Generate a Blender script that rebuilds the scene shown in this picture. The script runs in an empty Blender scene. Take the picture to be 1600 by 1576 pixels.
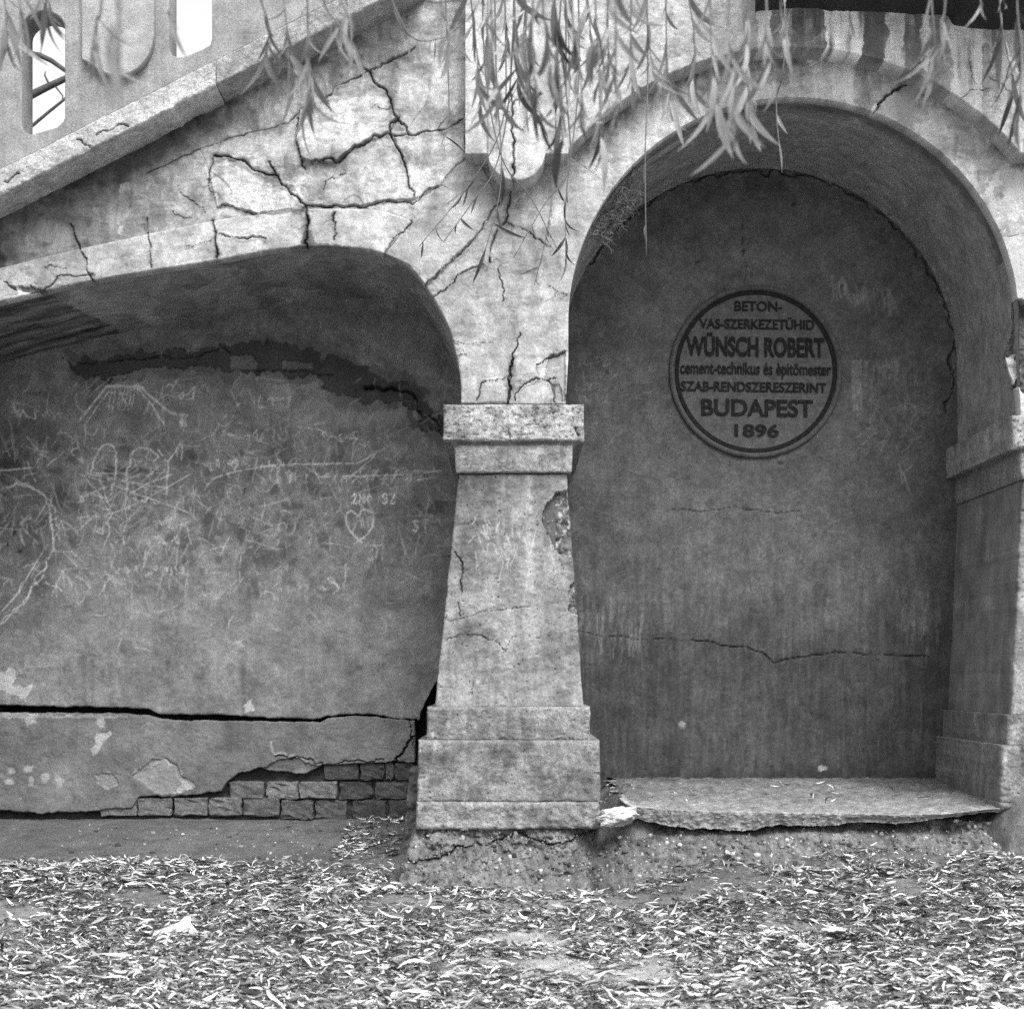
import bpy, bmesh, math, random
import numpy as np
from mathutils import Vector, Matrix
R = math.radians
scene = bpy.context.scene
C = scene.collection
random.seed(7); RNG = np.random.default_rng(7)

# ------------------------------------------------------------------ camera, sky, sun, exposure
CAMD, CAMZ, F, CX, HY = 5.5, 0.8625, 2200.0, 800.0, 1055.0   # facade distance, eye height, focal length, centre, horizon (photo px)
cd = bpy.data.cameras.new('camera'); cam = bpy.data.objects.new('camera', cd); C.objects.link(cam)
cam.location = (0, -CAMD, CAMZ); cam.rotation_euler = (R(90), 0, 0)
cd.sensor_width = 36; cd.lens = F / 1600 * 36; cd.shift_y = (HY - 788) / 1600
cd.clip_start = 0.05; cd.clip_end = 500
cd.dof.use_dof = True; cd.dof.focus_distance = 5.6; cd.dof.aperture_fstop = 5.0
scene.camera = cam
SUN_EL, SUN_AZ = 50, -22           # elevation, degrees to the left (right if negative) of the camera's back
w = bpy.data.worlds.new('World'); scene.world = w; w.use_nodes = True
nt = w.node_tree; bg = nt.nodes['Background']
sky = nt.nodes.new('ShaderNodeTexSky'); sky.sky_type = 'NISHITA'; sky.sun_disc = False
sky.sun_elevation = R(SUN_EL); sky.sun_rotation = R(180 + SUN_AZ); sky.dust_density = 4.0; sky.air_density = 1.5
bw = nt.nodes.new('ShaderNodeRGBToBW')                       # black and white film
nt.links.new(sky.outputs[0], bw.inputs[0]); nt.links.new(bw.outputs[0], bg.inputs[0]); bg.inputs[1].default_value = 0.15
sl = bpy.data.lights.new('sun', 'SUN'); sl.energy = 1.5; sl.angle = R(28); sl.color = (1, 1, 1)
so = bpy.data.objects.new('sun', sl); C.objects.link(so)
sd = Vector((-math.sin(R(SUN_AZ)) * math.cos(R(SUN_EL)), -math.cos(R(SUN_AZ)) * math.cos(R(SUN_EL)), math.sin(R(SUN_EL))))
so.rotation_euler = sd.to_track_quat('Z', 'Y').to_euler(); so.location = sd * 12
scene.view_settings.view_transform = 'Standard'; scene.view_settings.look = 'None'
scene.view_settings.gamma = 1; scene.view_settings.use_curve_mapping = False
scene.view_settings.exposure = 1.42
scene.cycles.use_denoising = False                     # the residual noise stands in for film grain
scene.cycles.max_bounces = 6

# ------------------------------------------------------------------ helpers
GT = .6                                                   # scale from film tone to albedo
def kk(y): return (CAMD + y) / F
def P(u, v, y=0.0): k = kk(y); return Vector(((u - CX) * k, y, CAMZ + (HY - v) * k))
def tag(o, label=None, cat=None, group=None, kind=None):
    for n, x in (('label', label), ('category', cat), ('group', group), ('kind', kind)):
        if x: o[n] = x
    return o
def empty(name, loc=(0, 0, 0), parent=None):
    o = bpy.data.objects.new(name, None); o.empty_display_size = .1; C.objects.link(o)
    o.location = loc
    if parent: o.parent = parent
    return o
def link(name, me, mat=None, parent=None):
    o = bpy.data.objects.new(name, me); C.objects.link(o)
    if mat: me.materials.clear(); me.materials.append(mat)
    if parent:
        o.parent = parent
        o.matrix_parent_inverse = parent.matrix_basis.inverted()     # every child is built in world coordinates
    return o
TAB = np.random.default_rng(11).random((8, 256, 256))
def vn(U, V, s, seed=0):
    a = U / s + seed * 17.31; b = V / s + seed * 5.77
    i = np.floor(a).astype(int); j = np.floor(b).astype(int); fa = a - i; fb = b - j
    fa = fa * fa * (3 - 2 * fa); fb = fb * fb * (3 - 2 * fb); t = TAB[seed % 8]
    g = lambda x, y: t[x & 255, y & 255]
    return (g(i, j) * (1 - fa) + g(i + 1, j) * fa) * (1 - fb) + (g(i, j + 1) * (1 - fa) + g(i + 1, j + 1) * fa) * fb
def fbm(U, V, s, seed=0, o=4):
    r = 0; a = 1; t = 0
    for k in range(o): r = r + a * vn(U, V, s / 2 ** k, seed + k); t += a; a *= .55
    return r / t                                    # 0..1, mean .5
def ss(x, a, b): t = np.clip((x - a) / (b - a), 0, 1); return t * t * (3 - 2 * t)
def lerp_poly(pts, x):
    a = np.array(pts, float); return np.interp(x, a[:, 0], a[:, 1])
def smooth_poly(pts, n=8):
    p = [np.array(q, float) for q in pts]; p = [2 * p[0] - p[1]] + p + [2 * p[-1] - p[-2]]; out = []
    for i in range(1, len(p) - 2):
        for k in range(n):
            t = k / n
            out.append(.5 * (2 * p[i] + (p[i + 1] - p[i - 1]) * t + (2 * p[i - 1] - 5 * p[i] + 4 * p[i + 1] - p[i + 2]) * t * t + (3 * p[i] - p[i - 1] - 3 * p[i + 1] + p[i + 2]) * t ** 3))
    out.append(p[-2]); return np.array(out)
def fractal(poly, amp, lev=3, rng=RNG):
    p = np.array(poly, float)
    for l in range(lev):
        q = [p[0]]
        for a, b in zip(p[:-1], p[1:]):
            d = b - a; L = math.hypot(*d)
            if L > 3:
                n = np.array((-d[1], d[0])) / L
                q.append((a + b) / 2 + n * rng.normal() * min(amp, L * .16))
            q.append(b)
        p = np.array(q); amp *= .6
    return p
class Pan:
    """a rectangular lattice of points on a wall, in photograph px at that wall's depth"""
    def __init__(s, U, V, tone):
        s.U, s.V = U, V; s.D = np.zeros_like(U); s.T = np.full_like(U, tone)
        s.c0, s.c1, s.r0, s.r1 = U.min(0), U.max(0), V.min(1), V.max(1)
    def q(s, poly, w0, w1=None, reach=4):
        """distance to a polyline in stroke widths"""
        w1 = w1 or w0; Q = np.full_like(s.U, 99.); n = len(poly) - 1
        for i in range(n):
            a, b = poly[i], poly[i + 1]; w = max(.3, w0 + (w1 - w0) * i / max(1, n)); m = w * reach
            x0, x1 = min(a[0], b[0]) - m, max(a[0], b[0]) + m; y0, y1 = min(a[1], b[1]) - m, max(a[1], b[1]) + m
            ci = np.nonzero((s.c1 >= x0) & (s.c0 <= x1))[0]; ri = np.nonzero((s.r1 >= y0) & (s.r0 <= y1))[0]
            if len(ci) == 0 or len(ri) == 0: continue
            sl = (slice(ri[0], ri[-1] + 1), slice(ci[0], ci[-1] + 1)); u, v = s.U[sl], s.V[sl]
            dx, dy = b[0] - a[0], b[1] - a[1]; L = dx * dx + dy * dy + 1e-9
            t = np.clip(((u - a[0]) * dx + (v - a[1]) * dy) / L, 0, 1)
            Q[sl] = np.minimum(Q[sl], np.hypot(u - a[0] - t * dx, v - a[1] - t * dy) / w)
        return Q
    def crack(s, poly, w=3, depth=.03, halo=.35, w1=None, amp=2.2, spread=2.2):
        q = s.q(fractal(poly, amp * 1.4, 4), w * .3, None if w1 is None else w1 * .3, 4 * spread) / (.45 + 1.1 * vn(s.U, s.V, 13, 6))
        s.D += depth * np.clip(1.25 - q, 0, 1) ** .7
        n = .45 + 1.1 * vn(s.U, s.V, 9, 3)
        s.T *= 1 - np.clip(halo * n, 0, .8) * np.exp(-(q / spread) ** 2)
    def line(s, poly, w, tone, a=.5, amp=1., lev=2):
        w = max(w, 1.9); q = s.q(fractal(poly, amp, lev), w / 2, None, 2.5)
        m = a * np.exp(-(q * .9) ** 2) * np.clip(vn(s.U, s.V, 6, 5) * 2. , 0, 1)
        s.T += (tone - s.T) * m
    def inside(s, poly, warp=0, sc=14, seed=1):
        u, v = s.U, s.V
        if warp: u = u + (fbm(s.U, s.V, sc, seed, 4) - .5) * warp * 2; v = v + (fbm(s.U, s.V, sc, seed + 3, 4) - .5) * warp * 2
        r = np.zeros(u.shape, bool); n = len(poly)
        for i in range(n):
            (x0, y0), (x1, y1) = poly[i], poly[(i + 1) % n]
            if y0 == y1: continue
            r ^= ((y0 > v) != (y1 > v)) & (u < (x1 - x0) * (v - y0) / (y1 - y0) + x0)
        return r
    def patch(s, poly, tone, a=.8, warp=6, sc=14, d=0, seed=1, mod=0):
        m = s.inside(poly, warp, sc, seed) * 1.0
        if mod: m = m * np.clip(fbm(s.U, s.V * .12, 9, seed + 2, 4) * 3.2 - .75, 0, 1)
        s.T += (tone - s.T) * m * a; s.D += d * m; return m
    def blot(s, u, v, ru, rv, tone, a=.6, seed=2, sc=18):
        r = np.hypot((s.U - u) / ru, (s.V - v) / rv) + (fbm(s.U, s.V, sc, seed) - .5) * 1.5
        m = 1 - ss(r, .55, 1.05); s.T += (tone - s.T) * m * a; return m
    def mottle(s, a=.18, sc=60, seed=0, aniso=1.0):
        s.T *= 1 + a * 2 * (fbm(s.U, s.V * aniso, sc, seed, 5) - .5)
    def grime(s, a=.3, seed=0):
        U, V = s.U, s.V
        s.T *= 1 - a * ss(fbm(U, V, 60, seed, 5), .48, .66) - a * .7 * ss(fbm(U, V * .35, 18, seed + 2, 5), .52, .7)
        s.T *= 1 - a * .8 * ss(fbm(U + V * .4, V * 3, 30, seed + 4, 4), .55, .68) + a * .6 * ss(fbm(U * 3, V, 26, seed + 5, 4), .56, .68)
        s.T *= 1 + a * 1.2 * (fbm(U, V, 4.5, seed + 1, 3) - .5)
    def rough(s, d=.004, sc=8, seed=0): s.D += d * 2 * (fbm(s.U, s.V, sc, seed, 4) - .5)
def lattice(us, lo, up, step):
    """columns us; rows from lo(u) (bottom) to up(u) (top)"""
    us = np.asarray(us, float); L, T = lo(us), up(us); n = int(np.max(L - T) / step) + 2
    t = np.linspace(0, 1, n)[:, None]
    return np.broadcast_to(us, (n, len(us))).copy(), L * (1 - t) + T * t
def lattice_rows(vs, le, ri, step):
    vs = np.asarray(vs, float); L, Rr = le(vs), ri(vs); n = int(np.max(Rr - L) / step) + 2
    t = np.linspace(0, 1, n)[None, :]
    return L[:, None] * (1 - t) + Rr[:, None] * t, np.broadcast_to(vs[:, None], (len(vs), n)).copy()
def build_grid(name, X, Y, Z, T, mat, parent, skirt=None, nsk=1):
    h, wd = X.shape; co = np.stack([X, Y, Z], -1).reshape(-1, 3); tn = T.reshape(-1)
    idx = np.arange(h * wd).reshape(h, wd)
    q = np.stack([idx[:-1, :-1], idx[:-1, 1:], idx[1:, 1:], idx[1:, :-1]], -1).reshape(-1, 4)
    if skirt is not None:
        loop = np.concatenate([idx[0, :-1], idx[:-1, -1], idx[-1, :0:-1], idx[:0:-1, 0]]); prev = loop; base = co[loop]
        for s in range(1, nsk + 1):
            e = base.copy(); e[:, 1] = base[:, 1] + (skirt - base[:, 1]) * s / nsk
            ni = np.arange(len(loop)) + len(co); co = np.concatenate([co, e]); tn = np.concatenate([tn, (tn[loop] * .25 + .75 * tn[loop].mean() if nsk < 3 else (tn[loop] * .15 + .85 * tn[loop].mean()) * (.45 + .75 * fbm(e[:, 1] * 400, e[:, 2] * 400 + e[:, 0] * 300, 40, 2, 5) + .6 * fbm(e[:, 1] * 400, e[:, 2] * 60, 14, 4, 4)))])
            q = np.concatenate([q, np.stack([np.roll(prev, -1), prev, ni, np.roll(ni, -1)], -1)]); prev = ni
    me = bpy.data.meshes.new(name); nq = len(q)
    me.vertices.add(len(co)); me.vertices.foreach_set('co', co.astype(np.float32).ravel())
    me.loops.add(nq * 4); me.loops.foreach_set('vertex_index', q.astype(np.int32).ravel())
    me.polygons.add(nq); me.polygons.foreach_set('loop_start', np.arange(0, nq * 4, 4, dtype=np.int32))
    me.polygons.foreach_set('loop_total', np.full(nq, 4, np.int32)); me.update(calc_edges=True)
    a = me.attributes.new('tone', 'FLOAT', 'POINT'); a.data.foreach_set('value', np.clip(tn * GT, .01, .78).astype(np.float32))
    return link(name, me, mat, parent)
def build_pan(p, name, y0, mat, parent, skirt=None, nsk=1, edge=None, er=.015):
    k = kk(y0)
    if edge:                                              # worn rounded border: which sides, radius in px
        h, wd = p.U.shape; e = np.full_like(p.U, 1e9)
        if 'B' in edge: e = np.minimum(e, np.hypot(p.U - p.U[:1], p.V - p.V[:1]))
        if 'T' in edge: e = np.minimum(e, np.hypot(p.U - p.U[-1:], p.V - p.V[-1:]))
        if 'L' in edge: e = np.minimum(e, np.hypot(p.U - p.U[:, :1], p.V - p.V[:, :1]))
        if 'R' in edge: e = np.minimum(e, np.hypot(p.U - p.U[:, -1:], p.V - p.V[:, -1:]))
        r = er / k * (.35 + 1.1 * fbm(p.U, p.V, 25, 6) + 2.6 * ss(fbm(p.U, p.V, 14, 3, 3), .60, .72)); t = np.clip(1 - e / r, 0, 1); p.D += er * (1 - np.sqrt(1 - t * t * .98))
    return build_grid(name, (p.U - CX) * k, y0 + p.D, CAMZ + (HY - p.V) * k, p.T, mat, parent, None if skirt is None else y0 + skirt, nsk)
def from_bm(name, bm, mat, parent, smooth=False):
    me = bpy.data.meshes.new(name); bm.to_mesh(me); bm.free()
    if smooth:
        for f in me.polygons: f.use_smooth = True
    return link(name, me, mat, parent)
def extrude_loops(name, loops, y0, y1, mat, parent, bevel=.004):
    """filled outline(s) in photograph px on plane y0, extruded to y1; further loops are holes"""
    k = kk(y0); cu = bpy.data.curves.new(name, 'CURVE'); cu.dimensions = '2D'; cu.fill_mode = 'BOTH'
    cu.extrude = abs(y1 - y0) / 2 - bevel; cu.bevel_depth = bevel; cu.bevel_resolution = 1; cu.offset = -bevel
    for lp in loops:
        s = cu.splines.new('POLY'); s.points.add(len(lp) - 1); s.use_cyclic_u = True
        for q, (u, v) in zip(s.points, lp): q.co = ((u - CX) * k, CAMZ + (HY - v) * k, 0, 1)
    t = bpy.data.objects.new('t', cu); C.objects.link(t); dg = bpy.context.evaluated_depsgraph_get()
    me = bpy.data.meshes.new_from_object(t.evaluated_get(dg)); bpy.data.objects.remove(t); bpy.data.curves.remove(cu)
    me.transform(Matrix(((1, 0, 0, 0), (0, 0, -1, (y0 + y1) / 2), (0, 1, 0, 0), (0, 0, 0, 1)))); me.name = name
    return link(name, me, mat, parent)
def tube(bm, pts, r0, r1, n=6):
    pts = [Vector(p) for p in pts]; rings = []
    for i, p in enumerate(pts):
        d = (pts[min(i + 1, len(pts) - 1)] - pts[max(i - 1, 0)]).normalized()
        a = d.orthogonal().normalized(); b = d.cross(a); r = r0 + (r1 - r0) * i / max(1, len(pts) - 1)
        rings.append([bm.verts.new(p + (a * math.cos(t) + b * math.sin(t)) * r) for t in (2 * math.pi * j / n for j in range(n))])
    for A, B in zip(rings[:-1], rings[1:]):
        best = min(range(n), key=lambda s: sum((A[j].co - B[(j + s) % n].co).length for j in range(n)))
        for j in range(n): bm.faces.new((A[j], A[(j + 1) % n], B[(j + 1 + best) % n], B[(j + best) % n]))
    bm.faces.new(rings[0][::-1]); bm.faces.new(rings[-1])

# ------------------------------------------------------------------ materials (all grey: the photograph is black and white)
def material(name, base=None, var=.3, sc=7., fine=90., bump=.25, rough=.92, attr=None, lo=None, spec=.15, transl=0, streak=0):
    m = bpy.data.materials.new(name); m.use_nodes = True; n = m.node_tree.nodes; L = m.node_tree.links; b = n['Principled BSDF']
    b.inputs['Roughness'].default_value = rough; b.inputs['Specular IOR Level'].default_value = spec
    tc = n.new('ShaderNodeTexCoord')
    def noise(s, det=6, rg=.62, vec=None):
        x = n.new('ShaderNodeTexNoise'); x.inputs['Scale'].default_value = s; x.inputs['Detail'].default_value = det; x.inputs['Roughness'].default_value = rg
        L.new(vec or tc.outputs['Object'], x.inputs['Vector']); return x.outputs['Fac']
    def math_(op, a, c):
        x = n.new('ShaderNodeMath'); x.operation = op
        for i, q in enumerate((a, c)):
            if isinstance(q, (int, float)): x.inputs[i].default_value = q
            else: L.new(q, x.inputs[i])
        return x.outputs[0]
    def rng(f, a, c):
        x = n.new('ShaderNodeMapRange'); x.inputs[1].default_value = .3; x.inputs[2].default_value = .7
        x.inputs[3].default_value = a; x.inputs[4].default_value = c; L.new(f, x.inputs[0]); return x.outputs[0]
    if attr:
        at = n.new('ShaderNodeAttribute'); at.attribute_name = attr; v = at.outputs['Fac']
    else:
        x = n.new('ShaderNodeValue'); x.outputs[0].default_value = base * GT; v = x.outputs[0]
    v = math_('MULTIPLY', v, rng(noise(sc), 1 - var, 1 + var))
    v = math_('MULTIPLY', v, rng(noise(fine, 5, .75), 1 - var * 1.1, 1 + var * 1.1))
    v = math_('MULTIPLY', v, rng(noise(fine * 2.4, 2, .7), 1 - var * .9, 1 + var * .9))
    if streak:
        mp = n.new('ShaderNodeMapping'); mp.inputs['Scale'].default_value = (1, 1, .06); L.new(tc.outputs['Object'], mp.inputs[0])
        v = math_('MULTIPLY', v, rng(noise(55, 5, .6, mp.outputs[0]), 1 - streak, 1 + streak))
    L.new(v, b.inputs['Base Color'])
    if bump:
        bp = n.new('ShaderNodeBump'); bp.inputs['Strength'].default_value = bump; bp.inputs['Distance'].default_value = .01
        h = math_('ADD', noise(fine * .6, 8, .68), math_('MULTIPLY', noise(fine * 3, 4, .6), .4))
        L.new(h, bp.inputs['Height']); L.new(bp.outputs[0], b.inputs['Normal'])
    if transl:
        t = n.new('ShaderNodeBsdfTranslucent'); L.new(v, t.inputs[0]); mx = n.new('ShaderNodeMixShader'); mx.inputs[0].default_value = transl
        L.new(b.outputs[0], mx.inputs[1]); L.new(t.outputs[0], mx.inputs[2]); L.new(mx.outputs[0], n['Material Output'].inputs[0])
    return m
M_render = material('aged_cement_render', attr='tone', var=.2, sc=9, fine=110, bump=.4)
M_streak = material('weathered_plaster', attr='tone', var=.26, sc=8, fine=120, bump=.4, streak=.07)
M_cast = material('cast_concrete', .31, var=.3, sc=10, fine=130, bump=.45, streak=.1)
M_coping = material('granular_concrete', .42, var=.22, sc=16, fine=150, bump=.6)
M_rubble = material('rubble_concrete', attr='tone', var=.3, sc=22, fine=70, bump=.8)
M_dark = material('sooty_concrete', .05, var=.4, sc=9, fine=80, bump=.4)
M_core = material('core_concrete', .12, var=.2)
M_brick = material('brick', .17, var=.34, sc=26, fine=120, bump=.6)
M_mortar = material('mortar', .1, var=.4, sc=20, fine=100, bump=.8)
M_soil = material('soil', attr='tone', var=.28, sc=9, fine=80, bump=1.0)
M_letter = material('black_paint', .016, var=.45, sc=45, fine=120, bump=.2)
M_plaque = material('plaque_plaster', .10, var=.3, sc=22, fine=150, bump=.3)
M_rim = material('plaque_rim', .09, var=.3, sc=30, fine=150, bump=.3)
M_bark = material('bark', .1, var=.3, sc=20, fine=90, bump=.8)
M_twig = material('twig', .16, var=.2, sc=40, fine=200, bump=.1)
M_leaf = [material('willow_leaf_pale', .5, var=.16, sc=14, fine=60, bump=.05, rough=.6, transl=.35),
          material('willow_leaf_grey', .24, var=.2, sc=14, fine=60, bump=.05, rough=.6, transl=.3),
          material('willow_leaf_dark', .085, var=.2, sc=14, fine=60, bump=.05, rough=.6, transl=.1)]
M_litter = material('dry_leaf', attr='tone', var=.15, sc=30, fine=120, bump=.1, rough=.8)
M_paper = material('paper', .85, var=.03, bump=.05)
M_grass = material('grass', .1, var=.3, sc=20, transl=.2, bump=0)
M_root = material('dry_root', .13, var=.3, sc=60, bump=.1)

# ------------------------------------------------------------------ ground
def ground_z(x, y):
    z = .12 * ss(y, -2.0, .15)
    wl = ss(-x, .40, .48)
    z = z + wl * .10 * ss(y, .2, .86)
    pr = 1 - ss(x, .30, .55)                               # the pier stands on its own footing, the bank runs only right of it
    z = z + (1 - wl) * .135 * ss(y, -.26 + .22 * pr + .2 * ss(x, .45, .6) * (1 - ss(x, 1.8, 1.9)), -.02 + .3 * pr + .2 * ss(x, .45, .6) * (1 - ss(x, 1.8, 1.9))) + .14 * ss(x, 1.86, 1.96) * ss(y, -.25, -.02) + .135 * np.exp(-((x - .43) / .13) ** 2) * ss(y, -.08, .10) - (1 - wl) * pr * .04 * ss(y, -.6, -.3)
    z = z + .035 * np.exp(-((x + .52) / .14) ** 2 - ((y - .55) / .2) ** 2)
    z = z + .055 * ss(x, .35, .8) * ss(y, -1.0, -.35)
    n = (fbm(x * 100, y * 100, 40, 2, 5) - .5) * .05 + (fbm(x * 100, y * 100, 5, 4, 4) - .5) * .018
    bank = (1 - wl) * ss(y, -.5, -.25)
    return z + n * (1 - .55 * wl * ss(y, .2, .4)) * (1 + 1.6 * bank)
xs = np.concatenate([np.array([-80, -40, -20, -10, -6, -4, -3]), np.linspace(-2.35, 2.35, 470), np.array([3, 4, 6, 10, 20, 40, 80])])
ys = np.concatenate([np.array([-80, -40, -20, -10, -7, -5.5, -4, -3]), np.linspace(-2.3, .95, 330), np.array([1.5, 3, 6, 12, 25, 50, 80])])
GX, GY = np.meshgrid(xs, ys); GZ = ground_z(np.clip(GX, -4, 4), np.clip(GY, -4, 1))
gt = .15 + .12 * ss(-GY, .3, 1.) + .2 * np.exp(-((GX - .12) / .5) ** 2 - ((GY + 1.15) / .5) ** 2) + .34 * ss(-GY, 1.2, 1.9)                       # pale trodden patch; tone raised towards the front as painted skylight
gt = gt * (1 + .5 * (fbm(GX * 100, GY * 100, 60, 1, 5) - .5))
gt = gt * (.8 + .4 * fbm(GX * 100, GY * 100, 2.5, 5, 3))
ground = build_grid('ground', GX, GY, GZ, gt, M_soil, None); tag(ground, kind='structure')

# ------------------------------------------------------------------ the bridge
bridge = empty('concrete_bridge', (0, 0, .1))
tag(bridge, 'cracked pale concrete arched bridge with a sloping stair parapet and two arched recesses', 'bridge')
CRK = [  # polyline, width, depth, halo
 ([(548, 94), (575, 113), (603, 142), (612, 165), (622, 185), (636, 200), (638, 210)], 4.2, .03, .5),
 ([(470, 172), (502, 163), (530, 135), (575, 113), (600, 100), (650, 72)], 4, .025, .42),
 ([(490, 256), (525, 255), (552, 233), (580, 220), (608, 210), (622, 185)], 4.5, .03, .6),
 ([(617, 214), (650, 213), (690, 205), (725, 187)], 4, .03, .5),
 ([(610, 212), (620, 232), (634, 262), (638, 290), (650, 312)], 3.4, .03, .45),
 ([(478, 323), (520, 324), (560, 323), (605, 315), (645, 320), (684, 292)], 4, .03, .5),
 ([(336, 245), (375, 252), (400, 270), (432, 277), (445, 292), (465, 310), (480, 328)], 5, .035, .6),
 ([(420, 254), (428, 268), (432, 277)], 3, .02, .4),
 ([(230, 270), (300, 240), (355, 218), (390, 207), (450, 194), (470, 172)], 2.2, .018, .4),
 ([(466, 185), (463, 220), (472, 250), (478, 266)], 3.6, .025, .45),
 ([(340, 325), (355, 321), (385, 333), (402, 335)], 2.6, .02, .4),
 ([(285, 305), (310, 320), (320, 333)], 1.6, .012, .3),
 ([(270, 330), (285, 340), (300, 341)], 1.6, .012, .3),
 ([(336, 245), (328, 275), (330, 300)], 3, .02, .4),
 ([(505, 300), (520, 278), (540, 272)], 1.8, .012, .3),
 ([(580, 172), (600, 173), (612, 170)], 1.6, .012, .3),
 ([(110, 350), (125, 385), (135, 415), (145, 440)], 3.4, .025, .4),
 ([(230, 340), (234, 390), (236, 418)], 2.6, .02, .35),
 ([(333, 345), (336, 372), (338, 402)], 4.5, .03, .6),
 ([(335, 362), (375, 373), (415, 373)], 2.8, .02, .4),
 ([(290, 385), (330, 376)], 1.6, .012, .3),
 ([(479, 330), (482, 350), (480, 372), (479, 388)], 5, .03, .75),
 ([(523, 332), (524, 350), (522, 374)], 4.5, .02, .7),
 ([(70, 418), (90, 416), (105, 421)], 2, .012, .3),
 ([(70, 452), (88, 432), (145, 428)], 3, .02, .4),
 ([(642, 345), (620, 368), (600, 398)], 3, .02, .45),
 ([(797, 290), (797, 310), (790, 348), (775, 365), (765, 410)], 3.4, .028, .45),
 ([(790, 348), (830, 366), (860, 385)], 2.4, .02, .4),
 ([(780, 318), (768, 330), (752, 360), (725, 390), (680, 435), (662, 450)], 2.6, .022, .35),
 ([(675, 468), (704, 445), (715, 430), (735, 420), (755, 413)], 3, .022, .35),
 ([(778, 420), (788, 452), (786, 470)], 3.4, .025, .35),
 ([(690, 290), (720, 305), (700, 320)], 1.2, .01, .2),
 ([(813, 520), (806, 545), (797, 575), (795, 600), (793, 630)], 2.2, .035, .5),
 ([(803, 560), (797, 578), (795, 600), (793, 630)], 5.5, .035, .55),
 ([(745, 626), (753, 598), (775, 595), (790, 590)], 2.4, .018, .35),
 ([(805, 626), (812, 608), (828, 596), (850, 593), (868, 590)], 3, .02, .4),
 ([(856, 593), (864, 610), (866, 628)], 3, .022, .4),
 ([(838, 570), (855, 560), (875, 552), (884, 548)], 3.6, .02, .45),
 ([(716, 557), (728, 555)], 2.6, .015, .4),
 ([(853, 445), (870, 455), (886, 462)], 1.2, .01, .2),
 ([(700, 535), (770, 537)], 1, .006, .15),
]
PLATES = [([(336, 245), (375, 252), (400, 270), (432, 277), (445, 292), (465, 310), (480, 326), (402, 335), (355, 321), (340, 325), (328, 275)], .013, (.00006, -.00002)),
 ([(470, 172), (502, 163), (530, 135), (575, 113), (603, 142), (612, 165), (622, 185), (608, 210), (580, 220), (552, 233), (525, 255), (490, 256), (472, 250), (463, 220)], .017, (-.00004, .00008)),
 ([(490, 256), (525, 255), (552, 233), (580, 220), (608, 210), (620, 232), (634, 262), (638, 290), (650, 312), (605, 315), (560, 323), (480, 323)], .007, (.00005, .00005)),
 ([(617, 214), (650, 213), (690, 205), (727, 187), (727, 245), (684, 292), (650, 312), (638, 290), (634, 262)], .012, (0, -.00006)),
 ([(340, 245), (390, 207), (450, 194), (466, 185), (463, 220), (472, 250), (480, 326), (445, 292), (432, 277), (400, 270), (375, 252)], .005, (.00003, 0)),
 ([(780, 318), (768, 330), (752, 360), (725, 390), (680, 435), (662, 450), (640, 415), (600, 397), (642, 345), (690, 290), (740, 235)], .008, (.00003, .00004)),
 ([(675, 468), (704, 445), (715, 430), (755, 413), (778, 420), (788, 452), (786, 470), (797, 575), (793, 630), (720, 630), (716, 560)], .006, (0, .00002))]
def all_cracks(p):
    for poly, h, (gx, gy) in PLATES:
        a = np.array(poly)
        if a[:, 0].max() < p.U.min() or a[:, 0].min() > p.U.max(): continue
        m = p.inside(poly, 3, 20, 2); p.D -= m * (h + gx * (p.U - a[:, 0].mean()) + gy * (p.V - a[:, 1].mean())); p.T *= 1 + m * .10 * (1 if h > .01 else -.6)
    for poly, w_, d, h in CRK:
        a = np.array(poly); 
        if a[:, 0].max() < p.U.min() or a[:, 0].min() > p.U.max() or a[:, 1].max() < p.V.min() or a[:, 1].min() > p.V.max(): continue
        rs = np.random.default_rng(int(abs(a.sum())) % 9999)
        q = p.q(fractal(poly, 2.4, 4, rs), w_ * .185, None, 30) / (.35 + 1.3 * vn(p.U, p.V, 13, 6))
        p.D += d * np.clip(1.3 - q, 0, 1) ** .7
        p.T *= 1 - .55 * h * np.exp(-(q / 11) ** 2) * np.clip(2.2 * fbm(p.U, p.V, 26, 4) - .5, 0, 1)
        for _ in range(int(len(poly) * .7)):              # hairlines running off the crack
            i_ = rs.integers(0, len(poly)); a_ = rs.uniform(0, 6.3); L_ = rs.uniform(10, 34); x_, y_ = poly[i_]
            q2 = p.q(fractal([(x_, y_), (x_ + L_ * .5 * math.cos(a_), y_ + L_ * .5 * math.sin(a_)), (x_ + L_ * math.cos(a_ + .5), y_ + L_ * math.sin(a_ + .5))], 3, 3, rs), .7, .4, 4)
            p.T *= 1 - .3 * np.exp(-q2 * q2); p.D += .003 * np.exp(-q2 * q2)
        p.T *= 1 - np.clip(h * 1.15 * (.1 + 1.3 * vn(p.U, p.V, 11, 3)), 0, .85) * np.exp(-(q / 3.6) ** 2)
        p.D -= .003 * np.exp(-((q - 5) / 2.5) ** 2) * (vn(p.U, p.V, 40, 2) > .5)      # lifted lips

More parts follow.
